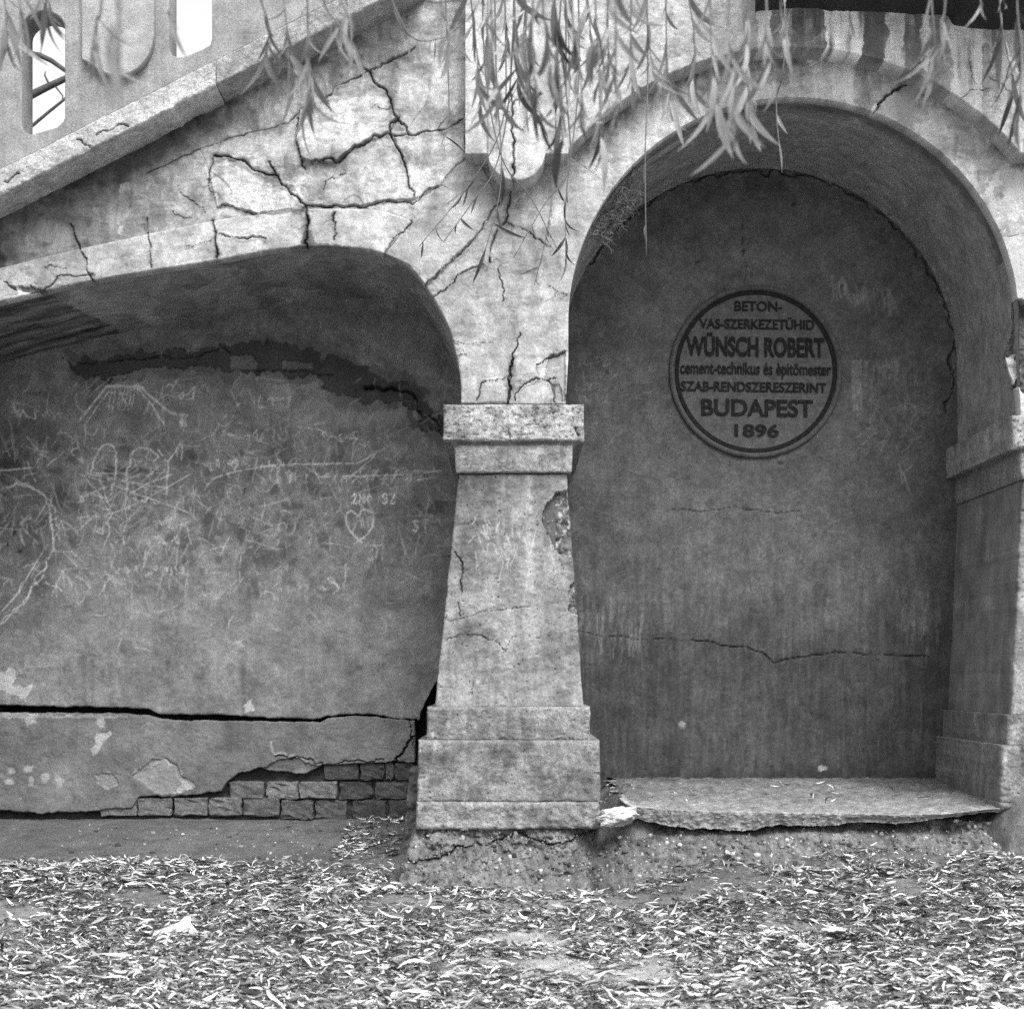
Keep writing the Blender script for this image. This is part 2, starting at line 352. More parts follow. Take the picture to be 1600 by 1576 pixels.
LA_IN = smooth_poly([(-120, 505), (0, 471), (145, 438), (330, 408), (420, 391), (490, 385), (560, 388), (600, 397), (640, 419), (670, 455), (700, 510), (714, 560), (720, 600), (720, 632)], 10)
LA_OUT = smooth_poly([(-120, 447), (0, 418), (125, 388), (330, 345), (420, 333), (480, 326), (580, 327), (620, 336), (644, 346)], 10)
def la_in(u): return np.interp(u, LA_IN[:, 0], LA_IN[:, 1])
def la_out(u): return np.interp(u, LA_OUT[:, 0], LA_OUT[:, 1])
ST_T = [(-120, 322), (0, 263), (335, 94), (660, -70)]; ST_B = [(-120, 364), (0, 305), (352, 126), (660, -30)]

# left spandrel
us = np.arange(-100, 740, 1.5)
U, V = lattice(us, lambda u: np.where(u < 642, la_out(u) + 14, 360 - (u - 642) * .9), lambda u: lerp_poly(ST_T, u) + 4, 1.5)
p = Pan(U, V, .50)
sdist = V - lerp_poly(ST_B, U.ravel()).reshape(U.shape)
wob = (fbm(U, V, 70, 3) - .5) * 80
p.T *= 1 - .74 * (1 - ss(sdist + wob + (U - 250) * .10, 45, 95)) * (1 - ss(U, 420, 640) * .5)   # grey grime plus the string course's shade, painted into the tone
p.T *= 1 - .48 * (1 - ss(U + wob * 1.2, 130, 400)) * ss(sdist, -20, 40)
p.mottle(.26, 90, 2); p.mottle(.18, 16, 4)
p.T *= 1 + .3 * (fbm(U + V * .2, V * 6, 60, 5, 4) - .5)
p.blot(400, 305, 70, 30, .62, .6); p.blot(545, 190, 70, 50, .60, .5); p.blot(420, 235, 50, 20, .58, .5)
p.patch([(190, 285), (206, 287), (199, 345), (186, 370), (183, 340)], .62, .55, 4, 9)
p.patch([(612, 222), (622, 232), (630, 262), (634, 285), (618, 262), (610, 240)], .7, .6, 3, 8)
p.patch([(468, 262), (478, 258), (477, 280), (470, 300), (480, 325), (462, 300)], .72, .7, 4, 8)
p.patch([(322, 245), (327, 250), (325, 275), (320, 262)], .7, .7, 2, 6)
p.patch([(340, 245), (372, 250), (405, 262), (430, 279), (455, 302), (440, 300), (405, 283), (370, 262)], .24, .6, 5, 10)
p.blot(180, 320, 150, 45, .24, .4, 4); p.blot(60, 350, 90, 50, .2, .5, 5)
p.grime(.34, 1); p.D -= .004 * (fbm(U, V, 110, 2, 2) > .52)
p.rough(.004, 14, 1); p.rough(.0016, 4, 3); all_cracks(p)
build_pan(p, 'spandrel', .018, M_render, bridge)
# left archivolt
n = 520; t = np.linspace(0, 1, n)
def resample(pts, m):
    d = np.r_[0, np.cumsum(np.hypot(*np.diff(pts, axis=0).T))]; s = np.linspace(0, d[-1], m)
    return np.stack([np.interp(s, d, pts[:, 0]), np.interp(s, d, pts[:, 1])], -1)
inn = LA_IN[:np.argmin(abs(LA_IN[:, 0] - 600)) + 1]; A_ = resample(inn, n); B_ = resample(LA_OUT, n)
tt = np.linspace(0, 1, 46)[:, None]
p = Pan(A_[:, 0] * (1 - tt) + B_[:, 0] * tt, A_[:, 1] * (1 - tt) + B_[:, 1] * tt, .58)
p.T *= .72 + .28 * ss(p.U + (fbm(p.U, p.V, 50, 2) - .5) * 120, 60, 260)
p.grime(.24, 2); p.mottle(.13, 60, 3); p.T *= 1 + .3 * (fbm(p.U * 4, p.V * .5, 30, 6, 4) - .5)
p.patch([(440, 392), (470, 382), (476, 360), (486, 360), (492, 379), (530, 383), (560, 392), (500, 388)], .1, .75, 3, 8)
p.patch([(0, 436), (20, 446), (50, 447), (72, 455), (60, 462), (20, 452)], .08, .8, 5, 9, .012)
p.patch([(20, 440), (35, 455), (70, 458), (30, 468), (0, 475), (28, 460)], .78, .8, 4, 7)
p.blot(540, 335, 45, 8, .35, .4, 3); p.rough(.003, 10, 2); p.rough(.0014, 4, 3); all_cracks(p)
build_pan(p, 'archivolt', 0, M_render, bridge, skirt=.06, edge='TB', er=.008)
# springing of the middle pier, up to the pilaster
def circ(v): return 1240 - np.sqrt(np.maximum(352 ** 2 - np.minimum(v - 504, 0) ** 2, 0))
LAr = LA_IN[LA_IN[:, 0] >= 600]
def pb_left(v): return np.where(v < 397, lerp_poly([(200, 770), (240, 731), (290, 684), (345, 643), (397, 600)], v), np.interp(v, LAr[:, 1], LAr[:, 0]))
def pb_right(v): return np.minimum(np.where(v < 294, 885 + (v - 240) * 72 / 54, 9999), np.where(v > 560, circ(v) - (v - 560) * .06, circ(v)))
U, V = lattice_rows(np.arange(631, 205, -1.5), pb_left, pb_right, 1.5)
p = Pan(U, V, .49); p.grime(.28, 3); p.mottle(.26, 80, 1); p.mottle(.18, 18, 4)
p.T *= 1 + .28 * (fbm(U, V * .14, 16, 5, 4) - .5) * ss(V, 330, 420)
p.T *= 1 - .34 * np.exp(-((U - 810) / 75) ** 2 - ((V - 290) / 32) ** 2) * (.6 + .8 * fbm(U, V, 20, 3))     # soot below the pendant
p.patch([(640, 350), (660, 360), (650, 420), (625, 440), (600, 400)], .3, .35, 12, 20)
p.patch([(858, 556), (884, 549), (884, 630), (866, 626), (862, 600), (850, 595)], .36, .6, 3, 9, .014)
p.patch([(862, 598), (876, 600), (880, 628), (868, 624)], .42, .6, 2, 8, .01)
for bu in (742, 768, 812, 838): p.blot(bu, 616, 13, 12, .36, .35, 5)
p.blot(668, 392, 30, 26, .68, .6, 2); p.blot(640, 400, 20, 20, .34, .4, 4)
p.rough(.004, 22, 1); p.rough(.0016, 4, 3); all_cracks(p)
build_pan(p, 'pier_head', 0, M_render, bridge, skirt=.06, edge='L', er=.010)
# right archivolt
a0 = math.atan2(536 - 240, 1240 - 885); th = np.linspace(math.pi - a0, a0 * .6, 560)
i0 = math.atan2(504 - 294, 1240 - 957); ti = np.linspace(math.pi - i0, i0 * .6, 560)
tt = np.linspace(0, 1, 72)[:, None]
U = (1240 + 352 * np.cos(ti)) * (1 - tt) + (1240 + 463 * np.cos(th)) * tt
V = (504 - 352 * np.sin(ti)) * (1 - tt) + (536 - 463 * np.sin(th)) * tt
p = Pan(U, V, .54); p.grime(.32, 4); p.mottle(.16, 70, 4); p.T *= 1 + .3 * (fbm(U * 3, V * .6, 60, 2, 4) - .5)
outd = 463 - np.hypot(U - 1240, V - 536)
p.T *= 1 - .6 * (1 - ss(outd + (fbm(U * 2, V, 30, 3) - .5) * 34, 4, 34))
for (x0, x1, tn, a) in ((1255, 1300, .42, .4), (1318, 1332, .78, .7), (1335, 1352, .28, .6), (1355, 1395, .66, .5), (1270, 1275, .75, .6), (1395, 1420, .3, .6)):
    p.patch([(x0, 60), (x1, 60), (x1 + 6, 200), (x0 + 4, 200)], tn, a, 9, 26, seed=x0 % 5, mod=1)
p.patch([(1405, 135), (1428, 138), (1448, 175), (1425, 200), (1395, 190), (1385, 165)], .34, .5, 8, 16)
p.patch([(1258, 88), (1270, 84), (1276, 100), (1266, 104)], .75, .7, 4, 7)
p.crack([(1420, 128), (1395, 142), (1378, 158), (1362, 178)], 5, .03, .6)
p.patch([(1362, 166), (1372, 160), (1370, 178), (1362, 180)], .8, .8, 2, 6)
p.rough(.003, 12, 2); p.rough(.0014, 4, 3)
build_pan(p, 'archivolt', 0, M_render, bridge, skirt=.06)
# springing of the right pier, broken at the corner
def rb_left(v):
    base = np.where(v < 294, 1523 + (294 - v) * 72 / 54, 1240 + np.sqrt(np.maximum(352 ** 2 - np.minimum(v - 504, 0) ** 2, 0)) + np.maximum(v - 504, 0) * .02)
    return base - 14 * np.exp(-((v - 556) / 38) ** 2)
U, V = lattice_rows(np.arange(652, 238, -1.5), rb_left, lambda v: np.full_like(v, 1720.), 1.5)
p = Pan(U, V, .52); p.mottle(.16, 60, 1)
p.patch([(1570, 480), (1592, 468), (1640, 480), (1650, 610), (1604, 612), (1580, 600), (1572, 550)], .07, .9, 7, 14, .07)
p.patch([(1578, 552), (1592, 550), (1600, 575), (1592, 598), (1580, 590)], .7, .8, 5, 9, -.03)
hm = p.inside([(1570, 480), (1592, 468), (1640, 480), (1650, 610), (1604, 612), (1580, 600), (1572, 550)], 7)
p.D += hm * .05 * (fbm(U, V, 16, 5, 4) - .5); p.rough(.004, 14, 2)
build_pan(p, 'pier_head', 0, M_render, bridge, skirt=.06)
# right spandrel, stained by runoff
us = np.arange(884, 1720, 1.5)
U, V = lattice(us, lambda u: np.where(abs(u - 1240) < 356, 536 - np.sqrt(np.maximum(463 ** 2 - (u - 1240) ** 2, 1)), 240), lambda u: np.full_like(u, -90.), 1.6)
p = Pan(U, V, .5); p.grime(.3, 5); p.mottle(.24, 60, 2); p.mottle(.2, 14, 5); p.T *= 1 + .7 * (fbm(U, V * .08, 14, 4, 4) - .5) * ss(U, 1150, 1220)
for (x0, x1, tn, a, v1) in ((1160, 1204, .30, .4, 90), (1185, 1203, 1.1, .8, 75), (1207, 1216, .25, .7, 70), (1222, 1232, 1.0, .6, 80), (1236, 1288, .16, .85, 62), (1290, 1346, 1.25, .95, 112),
        (1326, 1329, .4, .5, 110), (1347, 1384, .16, .9, 100), (1386, 1414, .9, .6, 130), (1415, 1440, .18, .85, 105), (1441, 1452, 1.0, .8, 90), (1455, 1480, .3, .5, 120), (1488, 1534, .9, .7, 170),
        (1536, 1542, .2, .8, 90), (1548, 1560, .22, .7, 80), (1563, 1600, .85, .6, 210)):
    for (f, aa) in ((1., .6), (1.35, .5)):
        p.patch([(x0, -90), (x1, -90), (x1 + 2, v1 * .8 * f), ((x0 + x1) / 2, v1 * f), (x0 - 1, v1 * .75 * f)], tn, min(.95, a * aa * 1.6), 8, 22, seed=int(x0) % 5, mod=1)
p.crack([(1425, 112), (1436, 98), (1446, 88)], 3.5, .02, .5); p.crack([(1515, 80), (1518, 105), (1526, 132)], 1.8, .012, .3)
p.crack([(1545, 120), (1570, 135), (1590, 150)], 1.6, .012, .3); p.crack([(1495, 165), (1520, 140), (1545, 138)], 1.4, .01, .25)
p.rough(.004, 14, 2); p.rough(.0016, 4, 3)
build_pan(p, 'spandrel', -.11, M_render, bridge, skirt=.115, edge='B', er=.008)
# pilaster with a round hanging tongue over the middle pier
U, V = lattice(np.arange(727, 889.5, 1.25), lambda u: np.where(abs(u - 807) < 45, 238 + 46 * np.sqrt(np.maximum(1 - ((u - 807) / 45) ** 2, 0)), 241), lambda u: np.full_like(u, -90.), 1.5)
p = Pan(U, V, .56); p.grime(.28, 6); p.mottle(.12, 60, 3); p.D -= .012 * (abs(U - 807) < 45)
p.T *= 1 + .2 * (fbm(U, V * .14, 14, 5, 4) - .5)
p.crack([(798, 150), (801, 190), (803, 225), (801, 260), (802, 286)], 4, .025, .5); p.crack([(803, 165), (830, 155), (850, 148)], 3, .02, .4)
p.rough(.003, 14, 2); build_pan(p, 'pilaster', -.112, M_render, bridge, skirt=.115, edge='B', er=.006)

# sloping string course: two coping blocks, a fillet below
def sloped(name, top, bot, y0, y1, tone, mat, joints=(), broken=0):
    us = np.arange(top[0][0], top[-1][0], 1.6)
    U, V = lattice(us, lambda u: lerp_poly(bot, u) + (fbm(u, u * 0, 30, 3) - .5) * 3 + broken * np.exp(-((u - 290) / 40) ** 2) * (fbm(u, u * 0, 9, 4) - .6) * 10, lambda u: lerp_poly(top, u) + (fbm(u, u * 0, 40, 5) - .5) * 2, 1.6)
    p = Pan(U, V, tone); p.mottle(.2, 40, 2); p.rough(.003, 9, 1); p.rough(.003, 3, 4)
    for j in joints: p.crack(j, 2.4, .02, .5)
    return p, lambda: build_pan(p, name, y0, mat, bridge, skirt=y1 - y0, nsk=4, edge='TB', er=.012)
p, f = sloped('coping_block', [(-120, 322), (0, 263), (337, 92.5)], [(-120, 364), (0, 305), (337, 134)], -.16, .16, .46, M_rubble, [[(5, 283), (30, 272)], [(150, 212), (200, 197)], [(120, 218), (150, 235)]], 1)
p.T += .16 * np.exp(-((p.U - 280) / 60) ** 2) * ss(p.V - lerp_poly(ST_T, p.U.ravel()).reshape(p.U.shape), 14, 36); f()
p, f = sloped('coping_block', [(338, 92), (660, -70)], [(338, 132), (352, 125), (660, -32)], -.15, .16, .36, M_rubble); f()
p, f = sloped('fillet', [(-120, 364), (0, 303), (352, 124), (660, -32)], [(-120, 386), (0, 326), (352, 146), (660, -10)], -.03, .06, .13, M_render); f()  # fillet tone kept dark to paint in the shade below the coping
# stair parapet with two slots
def slot(x0, x1, yt, slope_dy, yb, r=22):
    lp = []
    cx = (x0 + x1) / 2; h = (x1 - x0) / 2
    for a in np.linspace(math.pi, 0, 12): lp.append((cx + h * math.cos(a), yt + 26 - 26 * math.sin(a)))
    lp += [(x1, yb - slope_dy - 8), (x1 - 3, yb - slope_dy - 1), (x1 - 12, yb - slope_dy * .65 + 2), (x0 + 14, yb + 3), (x0 + 4, yb), (x0, yb - 10)]
    return lp
par = extrude_loops('parapet', [[(-130, -120), (264, -120), (264, 75), (268, 86), (278, 89), (292, 87), (318, 76), (328, 70), (331, 60), (331, -120), (640, -120), (640, -58), (334, 98), (0, 267), (-130, 332)], slot(34, 101, 18, 16, 207)], -.06, .07, M_cast, bridge, .006)
tong = [(127, -118), (240, -118), (240, 38)] + [(183 + 57 * math.cos(a), 52 + 66 * math.sin(a)) for a in np.linspace(.1, 2.3, 16)] + [(127, 92)]
extrude_loops('parapet_pendant', [tong], -.095, -.061, M_coping, bridge, .005)
extrude_loops('parapet_pendant', [[(470, -118), (570, -118), (570, -60), (520, -38), (470, -50)]], -.095, -.061, M_coping, bridge, .005)
# deck overhang on the right
us = np.arange(1180, 1730, 3.)
def wallcap(u): return lerp_poly([(1180, 19), (1260, 13), (1300, 18), (1400, 21), (1480, 26), (1490, 42), (1530, 46), (1600, 49), (1730, 52)], u) + (fbm(u, u * 0, 12, 3) - .5) * 5
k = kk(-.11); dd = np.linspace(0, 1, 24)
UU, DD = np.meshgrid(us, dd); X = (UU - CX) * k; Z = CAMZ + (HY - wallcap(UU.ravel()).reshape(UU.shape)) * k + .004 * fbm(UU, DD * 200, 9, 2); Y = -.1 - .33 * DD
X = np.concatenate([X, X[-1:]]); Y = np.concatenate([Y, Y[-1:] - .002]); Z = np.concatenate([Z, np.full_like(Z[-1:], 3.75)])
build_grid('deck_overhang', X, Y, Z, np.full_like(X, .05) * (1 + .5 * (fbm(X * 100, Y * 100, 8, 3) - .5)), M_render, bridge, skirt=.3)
# vault undersides
def vault(name, path, tone, painter, depth=.80, nd=100):
    m = len(path); S = np.r_[0, np.cumsum(np.hypot(*np.diff(path, axis=0).T))]; d = np.linspace(0, depth, nd)
    k = kk(0); x = (path[:, 0] - CX) * k; z = CAMZ + (HY - path[:, 1]) * k
    tx = np.gradient(x); tz = np.gradient(z); L = np.hypot(tx, tz); nx, nz = -tz / L, tx / L
    SS, DD = np.meshgrid(S, d * 400); p = Pan(SS, DD, tone); painter(p, np.broadcast_to(path[:, 0], SS.shape), np.broadcast_to(path[:, 1], SS.shape), DD / 400)
    fd = ss(DD / 400, .02, .12); p.D = abs(p.D) * fd + .004
    X = x + nx * p.D; Z = z + nz * p.D; Y = np.broadcast_to(d[:, None], X.shape) + .02 * (DD == 0)
    return build_grid(name, X, Y, Z, p.T, M_render, bridge)
def paint_l(p, u, v, d):
    p.mottle(.4, 60, 3, .4); p.mottle(.3, 14, 2)
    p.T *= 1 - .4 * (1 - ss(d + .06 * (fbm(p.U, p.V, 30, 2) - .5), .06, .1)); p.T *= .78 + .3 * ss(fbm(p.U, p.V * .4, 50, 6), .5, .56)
    m = (u + (fbm(p.U, p.V, 10, 1) - .5) * 20 + d * -60 < 62); p.T = np.where(m, .2 + .5 * (fbm(p.U * .15, p.V, 10, 4) - .5), p.T); p.D += m * .012 * (fbm(p.U * .2, p.V, 8, 4) - .2)
    q = ss(u, 655, 690) * (v > 420); p.T = p.T * (1 + q * 1.0 * (fbm(p.U * .1, p.V, 8, 4) - .2)); p.D += q * .008 * (fbm(p.U * .2, p.V, 8, 4) - .5)
    p.rough(.006, 20, 2); p.rough(.002, 5, 2)
vault('vault', resample(LA_IN, 620), .36, paint_l)
RA = [(884 + (631 - v) * .06 if v > 560 else float(circ(np.array(v))), v) for v in (660, 630, 600, 570)] + [(1240 + 352 * math.cos(a), 504 - 352 * math.sin(a)) for a in np.linspace(math.pi, 0, 120)] + [(1592.5, 560), (1594, 620), (1594, 660)]
def paint_r(p, u, v, d):
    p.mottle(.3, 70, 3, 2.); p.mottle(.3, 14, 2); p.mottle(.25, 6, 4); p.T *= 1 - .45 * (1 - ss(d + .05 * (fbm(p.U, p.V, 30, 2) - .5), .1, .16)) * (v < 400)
    b = (u < 1090) & (v < 330) & (d < .3); p.T = np.where(b, p.T * (1 + 2.2 * (fbm(p.U * .12, p.V, 9, 4) - .45)), p.T); p.D += b * .012 * (fbm(p.U * .15, p.V, 9, 4) - .5)
    c = p.U[0][np.argmin(abs(u[0] - 1338) + (v[0] > 400) * 999)]
    q = p.q(fractal([(c + 8, 44), (c - 4, 90), (c - 18, 190), (c - 40, 330)], 8), 1.6, None, 8); p.T += .09 * np.exp(-(q / 2) ** 2); p.D += .01 * np.exp(-q * q)
    p.T += .07 * ss(p.U - c, -15, 5) * (1 - ss(p.U - c, 5, 60)) * (fbm(p.U * .15, p.V, 7, 3) > .52) * (d > .1) * (d < .65)
    p.rough(.006, 24, 2); p.rough(.002, 5, 2)
vault('vault', resample(np.array(RA), 900), .36, paint_r)
# mass of the bridge behind the recesses, and the stair and deck above
extrude_loops('core', [[(-300, 1500), (-300, 430), (0, 290), (560, 10), (700, -60), (2000, -60), (2000, 1500)]], 1.15, 3.0, M_core, bridge, .001)
extrude_loops('stair_flight', [[(-300, 455), (0, 318), (352, 140), (640, 0), (720, -30), (2000, -30), (2000, -60), (700, -60), (330, 130), (-300, 440)]], .045, 1.16, M_core, bridge, .001)
extrude_loops('end_wall', [[(-300, 1500), (-300, 300), (-125, 300), (-125, 1500)]], .03, 1.16, M_core, bridge, .001)
extrude_loops('pier_core', [[(735, 1450), (735, 560), (690, 440), (700, 300), (900, 300), (893, 400), (868, 560), (868, 1450)]], .02, 1.16, M_core, bridge, .001)
extrude_loops('pier_core', [[(1612, 1450), (1612, 400), (1900, 300), (1900, 1450)]], .125, 1.16, M_core, bridge, .001)

# piers: abacus, neck, shaft, plinths
def pier(name, ab, nk, sh, p1, p2, zs, chips, tone):
    """x extents in photo px; zs: joints from the top down"""
    e = empty(name, P((p2[0] + p2[1]) / 2, zs[6], 0), bridge); e.matrix_parent_inverse = bridge.matrix_basis.inverted()
    def block(nm, xl, xr, vt, vb, y0, er, tn, mat=M_rubble, fn=None, step=1.5):
        lin = lambda a, v: a[0] + (a[1] - a[0]) * (v - vt) / (vb - vt)
        wv = lambda v, s: (fbm(v, v * 0, 16, s) - .5) * 3
        U, V = lattice_rows(np.arange(vb, vt - .1, -step), lambda v: lin(xl, v) + wv(v, 1), lambda v: lin(xr, v) + wv(v, 4), step)
        V = V + (fbm(U, V, 60, 3) - .5) * 3
        p = Pan(U, V, tn * 1.06); p.grime(.3, int(xl[0]) % 7); p.mottle(.2, 40, 3); p.T *= 1 + .35 * (fbm(U, V * .12, 12, 5, 4) - .5); p.rough(.005, 16, 2); p.rough(.002, 4, 3)
        p.D += .006 * (vn(U, V, 3.2, 6) > .955); p.T *= 1 - .5 * (vn(U, V, 3.2, 6) > .955)
        if fn: fn(p)
        return build_pan(p, nm, y0, mat, e, skirt=.9, nsk=24, edge='TBLR', er=er)
    def f_ab(p):
        p.mottle(.25, 9, 2); p.T *= 1 - .4 * (fbm(p.U, p.V, 7, 6) > .62) * (1 - ss(p.V, zs[0] + 4, zs[0] + 30)); p.D += .006 * (fbm(p.U, p.V, 5, 3) > .66)
        p.crack([((ab[0] + ab[1]) / 2 - 7, zs[1] - 20), ((ab[0] + ab[1]) / 2 - 5, zs[1])], 2, .01, .4); p.crack([(ab[1] - 14, zs[0] + 38), (ab[1] - 9, zs[1] - 8)], 3, .015, .5)
    block('abacus', (ab[0], ab[0]), (ab[1], ab[1]), zs[0], zs[1], -.055, .014, tone * 1.4, fn=f_ab)
    block('cove', (ab[0] + 7, nk[0] + 1), (ab[1] - 5, nk[1] - 1), zs[1] - 2, zs[1] + 14, -.018, .006, tone * .85)
    block('neck', (nk[0], nk[0] + 3), (nk[1], nk[1] - 3), zs[1] + 6, zs[2], -.028, .008, tone * .92, fn=lambda p: p.mottle(.3, 22, 4, .3))
    def f_sh(p):
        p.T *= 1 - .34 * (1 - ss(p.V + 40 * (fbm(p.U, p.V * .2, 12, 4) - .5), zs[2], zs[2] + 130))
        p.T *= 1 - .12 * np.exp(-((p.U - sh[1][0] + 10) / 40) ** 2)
        x = sh[0][0]; c = zs[2]
        p.line([(x + 110, c + 5), (x + 108, c + 100), (x + 112, c + 180)], 12, .6, .5, 3); p.line([(x + 60, c + 40), (x + 62, c + 110)], 6, .6, .35, 2)
        for _ in range(34):
            a = random.uniform(x + 20, sh[1][0] - 10); b = random.uniform(c + 60, c + 150); L = random.uniform(8, 40); p.line([(a, b), (a + random.uniform(-12, 12), b + L)], 1.4, .62, .5)
        for poly in chips:
            m = p.patch(poly, .13, .85, 4, 9, .03); p.D += m * (.05 * (fbm(p.U, p.V, 12, 5, 4) - .3)); p.T += m * .25 * (fbm(p.U, p.V, 7, 6) > .62)
        if chips:
            p.crack([(710, 862), (722, 890), (722, 925)], 3, .015, .7); p.crack([(715, 940), (720, 962)], 2, .01, .5)
            p.crack([(698, 1000), (735, 992), (768, 1000), (790, 1018), (806, 995)], 1.5, .01, .3); p.crack([(737, 1085), (742, 1058)], 1.4, .01, .3); p.crack([(700, 972), (760, 955), (830, 948)], 1.2, .008, .2)
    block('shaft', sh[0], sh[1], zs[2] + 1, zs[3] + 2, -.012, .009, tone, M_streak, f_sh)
    block('plinth_step', (p1[0] + 1, p1[0]), (p1[1] - 1, p1[1]), zs[3], zs[4] + 2, -.04, .014, tone * .95)
    block('plinth_block', (p2[0], p2[0] - 2), (p2[1], p2[1] + 2), zs[4], zs[5], -.065, .016, tone * .9, fn=lambda p: p.mottle(.3, 30, 2))
    block('plinth_foot', (p2[0] - 3, p2[0] - 4), (p2[1] - 1, p2[1] + 4), zs[5] - 2, zs[6], -.075, .018, tone * .98, fn=lambda p: p.rough(.014, 22, 5))
    return e
pier('pier', (693, 913), (709, 896), ((717, 679), (886, 912)), (666, 923), (653, 937), (630, 688, 738, 1104, 1156, 1254, 1296),
     [[(888, 765), (868, 770), (850, 790), (846, 815), (858, 840), (872, 866), (900, 870)], [(900, 905), (889, 918), (890, 955), (908, 962)]], .30)
pier('pier', (1583, 1800), (1594, 1788), ((1598, 1580), (1786, 1800)), (1574, 1806), (1566, 1816), (647, 700, 748, 1116, 1164, 1256, 1266), [], .31)

# ------------------------------------------------------------------ left recess: plastered brick wall torn by cracks
WY = .78
lw = empty('plastered_brick_wall', P(300, 1285, WY + .05))
tag(lw, 'scratched grey plastered brick wall closing the left arch, split by a long black crack', 'wall')
CR_T = [(-60, 1101), (0, 1101), (100, 1104), (180, 1104), (232, 1107), (250, 1116), (285, 1117), (340, 1117), (500, 1124), (512, 1118), (555, 1115), (600, 1118), (640, 1122), (700, 1124)]
CR_B = [(-60, 1113), (0, 1113), (100, 1114), (180, 1114), (230, 1117), (255, 1123), (285, 1125), (340, 1126), (500, 1128), (512, 1121), (555, 1118), (600, 1121), (640, 1125), (700, 1127)]
RE = [(400, 760), (1035, 760), (1045, 700), (1062, 684), (1078, 674), (1098, 664), (1112, 657), (1126, 654), (1150, 648), (1172, 646), (1200, 646)]
rg = np.random.default_rng(3)
U, V = lattice_rows(np.arange(0, 1, 1 / 400), lambda t: np.full_like(t, -50.), lambda t: np.full_like(t, 745.), 1.7)
tt = V.copy(); us0 = U
bot = lerp_poly(CR_T, U.ravel()).reshape(U.shape) + (fbm(U, U * 0, 14, 3) - .5) * 5
V = bot * (1 - tt) + 440 * tt
rt = np.interp(V, [a for a, b in RE], [b for a, b in RE]) + (fbm(V, V * 0, 12, 2) - .5) * 4
U = np.where(U > 600, 600 + (U - 600) * (np.minimum(rt, 745) - 600) / 145, U)
p = Pan(U, V, .185)
p.T *= 1.12 + .02 * ss(V + (fbm(U, V, 90, 2) - .5) * 160, 640, 900)
p.T *= 1 - .30 * (1 - ss(U + (fbm(U, V, 50, 3) - .5) * 40, 70, 120)) * ss(V, 620, 680) * (1 - ss(V + (fbm(U, V, 30, 1) - .5) * 60, 940, 1010))
p.mottle(.3, 120, 3); p.mottle(.24, 20, 1); p.T *= 1 + .2 * (fbm(U, V * .1, 14, 4, 4) - .5) * ss(V, 800, 1000)
p.mottle(.3, 7, 5); p.mottle(.2, 40, 6); p.T *= 1 - .4 * ss(fbm(U, V, 26, 2, 5), .54, .68) * ss(V, 640, 700) * (1 - ss(V, 860, 1000))
# plaster fallen away along the vault, a darker coat showing
lost = [(95, 562), (150, 560), (215, 553), (290, 548), (345, 536), (380, 540), (410, 533), (450, 536), (490, 548), (545, 565), (600, 590), (640, 602), (672, 640), (690, 665), (690, 640),
        (720, 640), (720, 680), (690, 690), (668, 672), (650, 640), (625, 632), (600, 628), (560, 625), (540, 618), (505, 605), (490, 590), (455, 585), (420, 580), (400, 577), (357, 580), (340, 576), (290, 572), (240, 572), (200, 582), (165, 595), (140, 590), (110, 580)]
p.patch([(u_, v_ + (12 if i_ > 14 else -12)) for i_, (u_, v_) in enumerate(lost)], .11, .6, 26, 24, .003, seed=4); m = p.patch(lost, .06, .92, 15, 17, .012)
p.patch([(358, 556), (392, 553), (402, 566), (400, 577), (360, 578)], .15, 1, 2, 8, -.012); p.patch([(440, 562), (490, 566), (490, 578), (440, 576)], .14, .9, 3, 8, -.012)
for (u, v, a, b) in ((657, 663, 17, 11), (612, 633, 9, 7), (640, 645, 5, 8), (640, 610, 30, 14), (210, 735, 60, 8), (95, 775, 12, 26)): p.blot(u, v, a, b, .085, .9, 4, 12)
p.crack([(120, 566), (200, 560), (255, 554), (320, 549), (345, 543), (360, 550)], 1.8, .02, .5); p.crack([(400, 577), (480, 579), (520, 585)], 2, .02, .4)
p.crack([(570, 604), (600, 608), (640, 612), (648, 620)], 7, .04, .7); p.crack([(648, 620), (652, 642), (676, 652), (686, 672)], 2.5, .02, .5); p.crack([(30, 620), (50, 614), (75, 613)], 1.6, .012, .3)
# dark worn strip at head height, deep soft scratches all over
p.patch([(120, 735), (260, 738), (420, 720), (560, 716), (700, 715), (700, 742), (560, 746), (420, 742), (330, 758), (240, 765), (150, 760)], .13, .5, 12, 16)
p.patch([(-60, 770), (70, 765), (88, 800), (80, 960), (50, 985), (-60, 980)], .12, .35, 10, 16)
for (u, v, a, b) in ((22, 830, 4, 7), (30, 862, 6, 4), (12, 850, 2, 6)): p.blot(u, v, a, b, .03, .9, 3, 4)
LT = .72
def S(pts, w=1.6, a=.6, amp=1.2): p.line(pts, w, LT, min(1, a * rg.uniform(.9, 1.4)), amp)
def SM(pts, w=1.8, a=.75): p.line(smooth_poly(pts, 6), w, LT, a, .6, 1)
S([(125, 656), (166, 604), (220, 603), (262, 642), (293, 648), (290, 666)], 3, .8); S([(135, 660), (170, 612), (196, 616)], 2, .6); S([(215, 606), (256, 662)], 2, .6); S([(284, 650), (284, 664)], 5, .5); S([(168, 604), (222, 606)], 4, .5)
for k_ in range(9): S([(175 + k_ * 5, 608), (172 + k_ * 5 + rg.normal() * 6, 640)], 1.2, .45)
